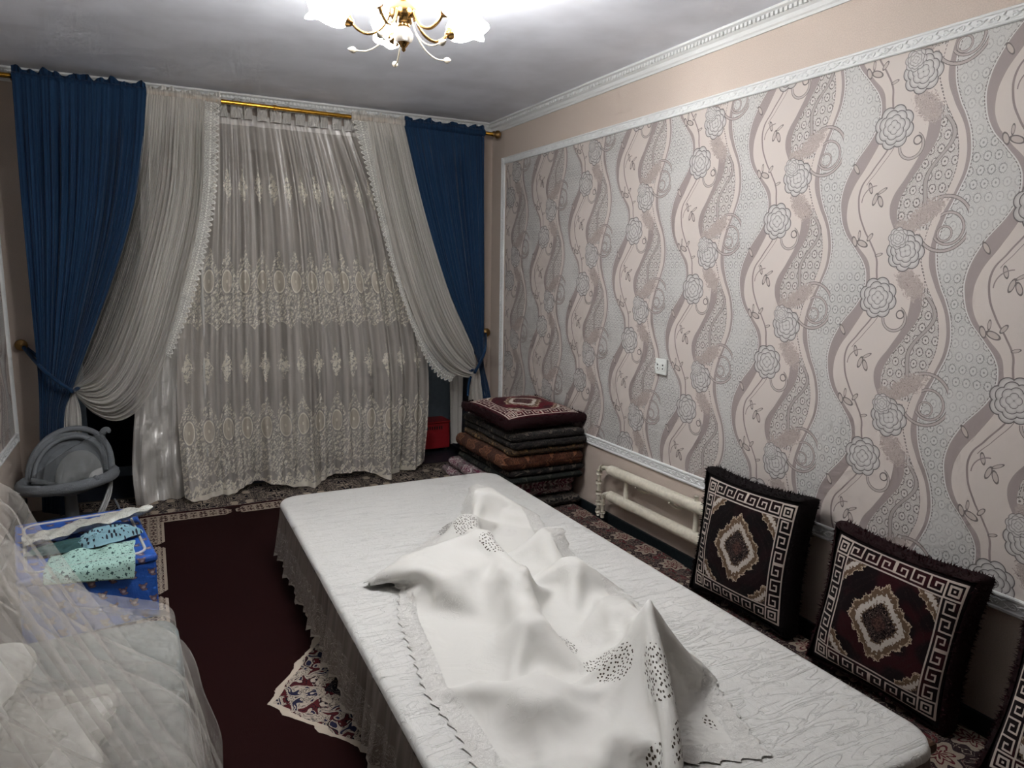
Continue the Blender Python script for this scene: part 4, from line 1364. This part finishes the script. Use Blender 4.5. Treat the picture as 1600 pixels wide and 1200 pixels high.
supply([(XRD, 3.28, .392), (XRD, 3.33, .392), (XRD, 3.375, .375), (XRD, 3.388, .33), (XRD, 3.388, .2), (XRD, 3.385, .086)], (.05, .22, .34, .5, .66, .8, .93))
supply([(XRD, 3.28, .238), (XRD, 3.31, .238), (XRD, 3.335, .225), (XRD, 3.34, .19), (XRD, 3.34, .086)], (.08, .35, .6, .85))

sk_ = thing('wall_socket', (XR - 0.012, 2.94, 1.0), 'white double wall socket on the flowered wallpaper', 'socket')
box('plate', (XR - 0.020, XR - 0.007, 2.885, 2.972, 0.995, 1.078), 'plastic', sk_, 0.004)
for y in (2.950, 2.908):
    lathe('outlet', [(0.001, 0.0), (0.015, 0.0), (0.019, 0.003), (0.021, 0.003), (0.021, 0.0)], (XR - 0.0205, y, 1.036), 'plastic', sk_, 20, (-1, 0, 0))
    for dz in (-0.009, 0.009):
        tube('pin_hole', [(XR - 0.0212, y, 1.036 + dz), (XR - 0.0225, y, 1.036 + dz)], 0.004, 'black', sk_, 8)

# ------------------------------------------------------------------ grey baby seat
bs = thing('baby_rocker', (-0.44, 4.60, 0.014), 'grey baby rocker seat with padded ring and net by the left wall', 'baby rocker')
c0 = np.array([-0.46, 4.60])
a = np.linspace(0, 2 * PI, 41)
def ringpts(cx, cy, cz, rx, ry, tiltx, tilty): return np.stack([cx + rx * np.cos(a), cy + ry * np.sin(a), cz + tiltx * np.cos(a) + tilty * np.sin(a)], 1)
tube('floor_ring', ringpts(-0.44, 4.58, 0.034, 0.235, 0.19, 0, 0), 0.02, 'greyd', bs, 10, False)
lathe('base', [(0.001, 0.016), (0.17, 0.016), (0.165, 0.032), (0.10, 0.055), (0.05, 0.066), (0.001, 0.066)], (-0.46, 4.58, 0), 'greyd', bs, 28)
tube('post', catmull([(-0.46, 4.58, 0.05), (-0.462, 4.59, 0.12), (-0.465, 4.60, 0.26)], 12), np.linspace(0.036, 0.030, 12), 'greyd', bs, 14)
tube('seat_ring', ringpts(-0.465, 4.58, 0.318, 0.225, 0.20, 0.016, 0.0), 0.031, 'grey', bs, 14, False)
n, m = 30, 12
A_, T_ = np.meshgrid(np.linspace(0, 2 * PI, n), np.linspace(0, 1, m), indexing='ij')
gmesh('seat_sling', np.stack([-0.465 + 0.215 * T_ * np.cos(A_), 4.58 + 0.19 * T_ * np.sin(A_), 0.318 - 0.09 * (1 - T_ ** 2)], -1), 'grey', bs, None)
# raised back hoop and padded inner hoops
def hoop(rx, h, y0, y1, r, mat, nm, tilt=0.0, x=-0.455):
    t = np.linspace(0, PI, 25)
    tube(nm, np.stack([x - rx * np.cos(t), y0 + (y1 - y0) * np.sin(t), 0.33 + h * np.sin(t) ** 0.8 + tilt * (-np.cos(t))], 1), r, mat, bs, 10)
hoop(0.205, 0.235, 4.62, 4.78, 0.017, 'grey', 'back_hoop', 0.02)
hoop(0.175, 0.20, 4.58, 4.72, 0.013, 'grey', 'back_hoop', 0.02)
tt = np.linspace(0, PI, 25)
s = np.linspace(0, 1, 14)
def shell(rx, h, y0, y1, x, mat, nm, bulge=0.03):
    Pm = []
    for q in s:
        z0 = 0.33 + h * np.sin(tt) ** 0.8
        Pm.append(np.stack([x - rx * np.cos(tt) * (0.15 + 0.85 * q), y0 + (y1 - y0) * np.sin(tt) * q - bulge * math.sin(PI * q), 0.31 + (z0 - 0.31) * q], 1))
    gmesh(nm, np.stack(Pm), mat, bs)
shell(0.20, 0.22, 4.60, 4.76, -0.455, 'grey', 'back_pad', 0.0)
shell(0.145, 0.165, 4.55, 4.68, -0.435, 'grey', 'inner_pad', 0.03)
shell(0.115, 0.135, 4.50, 4.64, -0.405, 'greyl', 'head_cushion', 0.05)
# gathered net drawn up to a knot at the top right and down to the front
top = np.array([-0.272, 4.64, 0.570]); low = np.array([-0.32, 4.42, 0.345])
Pm = []
for q in np.linspace(0, 1, 18):
    e = np.array([-0.455 - 0.20 * math.cos(PI * q * 0.92), 4.60 - 0.16 * math.sin(PI * q), 0.335 + 0.0 * q])
    md_ = (e + top) / 2 + np.array([0.0, -0.02, 0.02 + 0.02 * math.sin(9 * q)])
    Pm.append(catmull([e, md_, top], 14))
gmesh('net', np.stack(Pm), 'net', bs)
tube('net_knot', catmull([top + [-0.03, 0, -0.02], top, top + [0.015, -0.005, 0.0], top + [0.02, -0.01, -0.015]], 14), np.array([.008, .010, .013, .016, .018, .019, .019, .019, .019, .018, .016, .014, .011, .007]), 'grey', bs, 10)
tube('net_roll', catmull([(-0.62, 4.44, 0.37), (-0.52, 4.40, 0.345), (-0.42, 4.39, 0.335), low], 20), 0.011 + 0.004 * np.sin(np.linspace(0, 12, 20)), 'net', bs, 10)
tube('net_knot', catmull([low + [-0.02, 0, 0], low, low + [0.02, 0.005, 0.008]], 8), np.array([.008, .016, .02, .021, .021, .02, .014, .006]), 'grey', bs, 10)
for k in range(3):
    tube('strap', catmull([(-0.255, 4.60, 0.31), (-0.262 - .01 * k, 4.55, 0.22), (-0.30 - 0.012 * k, 4.50, 0.13), (-0.34 - 0.02 * k, 4.46, 0.05)], 14), 0.006, 'greyl', bs, 8)
tube('cable', catmull([(-0.25, 4.62, 0.16), (-0.225, 4.58, 0.10), (-0.222, 4.52, 0.03), (-0.23, 4.45, 0.022)], 14), 0.006, 'grey', bs, 8)

# ------------------------------------------------------------------ blue printed chest and the clothes on it
ROT = math.radians(8)
bxz = 0.285
bc = thing('storage_box', (-0.33, 3.58, 0.014), 'blue storage box with bear print and white piping on the carpet', 'box', None, rot=(0, 0, ROT))
hw_, hd_ = 0.245, 0.36
def soft_box(nm, hx, hy, z0, z1, mat, par, bev):
    V_, F_ = box_vf(-hx, hx, -hy, hy, z0, z1); o = mobj(nm, V_, F_, mat, par, smooth=False)
    md = o.modifiers.new('bevel', 'BEVEL'); md.width = bev; md.segments = 4
    return o
soft_box('body', hw_, hd_, 0, bxz - 0.03, 'bprint', bc, 0.012)
lid = soft_box('lid', hw_ + 0.006, hd_ + 0.006, bxz - 0.034, bxz, 'bprint', bc, 0.014)
r_, s_, pr_ = rrect(-hw_ + 0.03, hw_ - 0.03, -hd_ + 0.04, hd_ - 0.05, 0.05, 8, 80)
tube('piping', [(x, y, bxz + 0.001) for x, y in np.vstack([r_, r_[:1]])], 0.0065, 'piping', lid, 8, False)
BT = bxz + 0.014                                    # top of the box in the room


def on_box(x, y): return (x * math.cos(ROT) - y * math.sin(ROT) - 0.33, x * math.sin(ROT) + y * math.cos(ROT) + 3.58)


def inside_box(x, y, mg=0.006):
    u, v = x + 0.33, y - 3.58
    a_, b_ = u * math.cos(ROT) + v * math.sin(ROT), -u * math.sin(ROT) + v * math.cos(ROT)
    return (np.abs(a_) < hw_ + mg + 0.004) & (np.abs(b_) < hd_ + mg + 0.004)


def small_cloth(name, W, L, x0, y0, sp, bumps, mat, label, group, seed, top=BT, steps=110, thick=0.003):
    def H(x, y):
        z_ = np.where(inside_box(x, y), top + 0.004, 0.02)
        for cx, cy, r_, h in bumps:
            z_ = np.maximum(z_, np.where(np.hypot(x - cx, y - cy) < r_, top + h * np.sqrt(np.clip(1 - ((x - cx) ** 2 + (y - cy) ** 2) / r_ ** 2, 0, 1)), 0))
        return z_
    def shove(Q):
        low_ = inside_box(Q[..., 0], Q[..., 1], 0.012) & (Q[..., 2] < top - 0.012)
        b_ = -(Q[..., 0] + 0.33) * math.sin(ROT) + (Q[..., 1] - 3.58) * math.cos(ROT)
        mv = np.where(low_, -(hd_ + 0.017) - b_, 0)
        Q[..., 0] -= mv * math.sin(ROT); Q[..., 1] += mv * math.cos(ROT)
    X, gx, gy = drape_sim(W, L, x0, y0, top + 0.06, sp, H, steps, 0, seed, 8, 0.75, (), shove)
    o = gmesh(name, X, mat, None, np.stack([gx, gy], -1))
    md = o.modifiers.new('smooth', 'SUBSURF'); md.levels = 1; md.render_levels = 1
    md = o.modifiers.new('thickness', 'SOLIDIFY'); md.thickness = thick; md.offset = 1
    return tag(o, label, 'cloth', group)


CG = 'baby clothes on the blue box'
small_cloth('swaddle_cloth', 0.33, 0.30, -0.44, 3.16, 0.013, [(-0.20, 3.36, 0.05, 0.03), (-0.33, 3.38, 0.05, 0.022)], 'mint',
            'mint green printed baby cloth hanging over the front edge of the blue box', CG, 5)


def crumple(name, cx, cy, z0, rx, ry, h, rot, mat, label, group, seed):
    """a loosely bundled cloth"""
    n, m = 56, 30
    A_, T_ = np.meshgrid(np.linspace(0, 2 * PI, n, endpoint=False), np.linspace(0.02, 1, m), indexing='ij')
    f_ = 1 + 0.10 * np.sin(A_ * 3 + seed) + 0.06 * np.sin(A_ * 7 + 2 * seed)
    x, y = rx * T_ * np.cos(A_) * f_, ry * T_ * np.sin(A_) * f_
    z_ = h * np.sqrt(np.clip(1 - T_ ** 2.4, 0, 1)) * (0.75 + 0.25 * np.sin(x * 60 + 9 * np.sin(y * 40 + seed)) * np.cos(y * 55 + seed))
    c, s2 = math.cos(rot), math.sin(rot)
    Pm = np.stack([cx + x * c - y * s2, cy + x * s2 + y * c, z0 + 0.004 + np.maximum(z_, 0)], -1)
    V_ = Pm.reshape(-1, 3); F_ = [tuple(f) for f in grid_faces(n, m, True, False)] + [tuple(i * m for i in range(n)), tuple(i * m + m - 1 for i in range(n - 1, -1, -1))]
    o = mobj(name, V_, F_, mat, None, np.stack([x, y], -1).reshape(-1, 2))
    return tag(o, label, 'cloth', group)


q = on_box(0.09, -0.10)
crumple('baby_shirt', q[0], q[1] - 0.02, BT + 0.016, 0.13, 0.065, 0.060, 0.35, 'dots', 'light blue polka dot baby clothing crumpled on the blue box', CG, 2)
crumple('teal_cloth', q[0] - 0.14, q[1] - 0.05, BT + 0.012, 0.15, 0.05, 0.035, 0.25, 'teal', 'dark teal folded cloth between the mint and dotted clothes', CG, 6)
# printed plastic bag
n, m = 40, 24
a_, b_ = np.meshgrid(np.linspace(-1, 1, n), np.linspace(-1, 1, m), indexing='ij')
c, s2 = math.cos(0.22), math.sin(0.22)
xx = a_ * 0.25 * (1 - 0.10 * b_ * (a_ > 0)); yy = b_ * 0.095 * (1 - 0.55 * np.clip(a_, 0, 1) ** 2)
th_ = 0.009 * np.clip(1 - np.abs(a_) ** 4, 0, 1) ** 0.5 * np.clip(1 - np.abs(b_) ** 4, 0, 1) ** 0.5
cx, cy = on_box(0.03, 0.045)
zz = BT + 0.050 + 0.026 * a_ + 0.007 * np.sin(a_ * 9 + b_ * 4) + 0.006 * np.sin(a_ * 5 - b_ * 7 + 1) + 0.004 * np.sin(a_ * 21 + b_ * 13) - 0.016 * b_
Pt = np.stack([cx + xx * c - yy * s2, cy + xx * s2 + yy * c, np.maximum(zz + th_, BT + 0.006)], -1)
Pb = np.stack([cx + xx * c - yy * s2, cy + xx * s2 + yy * c, np.maximum(zz - th_ * 1.6, BT + 0.004)], -1)
Vb, Fb = join_vf([(Pt.reshape(-1, 3), [tuple(f) for f in grid_faces(n, m)]), (Pb.reshape(-1, 3), [tuple(f[::-1]) for f in grid_faces(n, m)])])
UVb = np.vstack([np.stack([xx, yy], -1).reshape(-1, 2)] * 2)
tag(mobj('plastic_bag', Vb, Fb, 'bag', None, UVb), 'white printed plastic package lying on the blue box', 'bag', CG)

# ------------------------------------------------------------------ cradle under tulle, bottom left
cd = thing('cradle', (-0.36, 1.62, 0.014), 'baby cradle with a pale grey cover in the lower left corner', 'cradle')
CZ = 0.50
n, m = 50, 60
a_, b_ = np.meshgrid(np.linspace(0, 1, n), np.linspace(0, 1, m), indexing='ij')
box('body', (-0.68, 0.0, 1.02, 2.17, 0.06, CZ - 0.03), 'wood', cd, 0.02)
for x in (-0.66, -0.06):
    for y in (1.04, 2.11): box('leg', (x, x + 0.05, y, y + 0.05, 0.014, 0.07), 'wood', cd, 0.004)
r_, s_, pr_ = rrect(-0.69, 0.012, 1.0, 2.195, 0.07, 8, 200)
cc_ = r_.mean(0); NR = np.roll(r_, -1, 0) - np.roll(r_, 1, 0); NR /= np.linalg.norm(NR, axis=1)[:, None]; NR = np.stack([NR[:, 1], -NR[:, 0]], 1)
rg = []
for k in (0.02, 0.4, 0.75, 0.93):
    q_ = cc_ + (r_ - cc_) * k; rg.append(np.column_stack([q_, CZ + 0.006 * np.sin(q_[:, 0] * 13) * np.sin(q_[:, 1] * 9) + 0.010 * (1 - k)]))
for off, dz in ((0.0, -0.004), (0.008, -0.018)): rg.append(np.column_stack([r_ + NR * off, np.full(200, CZ + dz)]))
for t in np.linspace(0.1, 1, 8):
    off = 0.010 + 0.012 * t * (1 + np.sin(s_ * 30) + 0.6 * np.sin(s_ * 71)); rg.append(np.column_stack([r_ + NR * off[:, None], np.full(200, CZ - 0.018 - 0.36 * t)]))
Vc = np.stack(rg).reshape(-1, 3)
mobj('cover', Vc, [tuple(f) for f in grid_faces(len(rg), 200, False, True)] + [tuple(range(200))], 'pale', cd, Vc[:, :2] + Vc[:, 2:3] * 0.7)
tube('handle_bar', catmull([(-0.60, 1.02, 0.50), (-0.60, 1.02, 0.95), (-0.60, 1.12, 1.06), (-0.60, 1.6, 1.08), (-0.60, 2.08, 1.06), (-0.60, 2.18, 0.95), (-0.60, 2.18, 0.50)], 40), 0.018, 'wood', cd, 10)

# folded bedding on the cradle
def bedding(nm, x0, x1, y0, y1, z0, h, label, seed, mat='bed'):
    o = slab(nm, x0, x1, y0, y1, z0, z0 + h, mat, None, seed, 36, 0.010, 0.48, 0.05, 0.03)
    return tag(o, label, 'bedding', 'white bedding on the cradle')
bedding('folded_sheet', -0.62, -0.13, 1.46, 1.80, CZ + 0.014, 0.050, 'white folded sheet lying on the cradle under the tulle', 61)
bedding('pillow', -0.66, -0.30, 1.56, 1.90, CZ + 0.066, 0.085, 'small white pillow on the folded sheet under the tulle', 62)

# tulle thrown over the cradle's bar
tl = thing('tulle_canopy', (-0.4, 1.6, 0.02), 'sheer white tulle canopy hanging over the cradle in the foreground', 'canopy')
def tulle_sheet(nm, A, B, n, m, pleats, amp, seed, mat):
    """strands running down from the bar, spread between the far edge A and the near edge B"""
    A, B = catmull(A, m), catmull(B, m)
    s = np.linspace(0, 1, n); t = np.linspace(0, 1, m)[None]
    Pm = A[None] * (1 - s)[:, None, None] + B[None] * s[:, None, None]
    ph = 2 * PI * pleats * (s + 0.03 * np.sin(s * 11 + seed))[:, None] + 0.5 * np.sin(t * 3 + seed)
    w_ = np.sin(ph) + 0.45 * np.sin(ph * 0.43 + seed) + 0.25 * np.sin(ph * 2.3)
    g_ = np.clip(t * 3, 0.15, 1)
    Pm[..., 1] += amp * 1.2 * np.cos(ph) * g_; Pm[..., 0] += amp * 0.35 * w_ * g_; Pm[..., 2] += amp * 0.55 * (w_ + 1.2) * g_
    Pm[..., 2] = np.maximum(Pm[..., 2], 0.03)
    return gmesh(nm, Pm, mat, tl, np.stack([np.repeat(s[:, None], m, 1), np.repeat(t, n, 0)], -1))
back = lambda p, dy: [(q[0], q[1] - dy, q[2]) for q in p]
e1 = [(-0.60, 2.00, 1.11), at(0, 762, Y=1.98), at(60, 835, Y=1.95), at(140, 947, Y=1.86), at(215, 1045, Y=1.72), at(270, 1120, Y=1.60), at(312, 1178, Y=1.48), (0.075, 1.46, 0.30)]
tulle_sheet('drape', e1, back(e1, 0.9), 150, 60, 9, 0.016, 2, 'tulle')
e2 = [(-0.60, 2.28, 1.11), at(0, 841, Y=2.28), at(67, 907, Y=2.27), at(126, 929, Y=2.25), at(200, 940, Y=2.23), at(264, 954, Y=2.21), at(276, 1000, Y=2.20), (0.05, 2.19, 0.25), (0.06, 2.18, 0.08)]
n2 = [(-0.60, 1.0, 1.11), (-0.50, 1.0, 0.86), (-0.40, 1.0, 0.66), (-0.27, 1.0, 0.545), (-0.12, 1.0, 0.53), (0.01, 1.0, 0.53), (0.035, 1.0, 0.50), (0.07, 1.0, 0.25), (0.09, 1.0, 0.08)]
tulle_sheet('drape', e2, n2, 150, 70, 6, 0.010, 6, 'tulle2')
e3 = [(-0.60, 2.05, 1.12), (-0.40, 2.02, 0.90), (-0.17, 1.98, 0.68), (0.02, 1.92, 0.545), (0.065, 1.85, 0.42), at(343, 1155, Z=0.26), at(330, 1185, Z=0.20)]
tulle_sheet('drape', e3, back(e3, 0.8), 120, 50, 5, 0.014, 9, 'tulle')
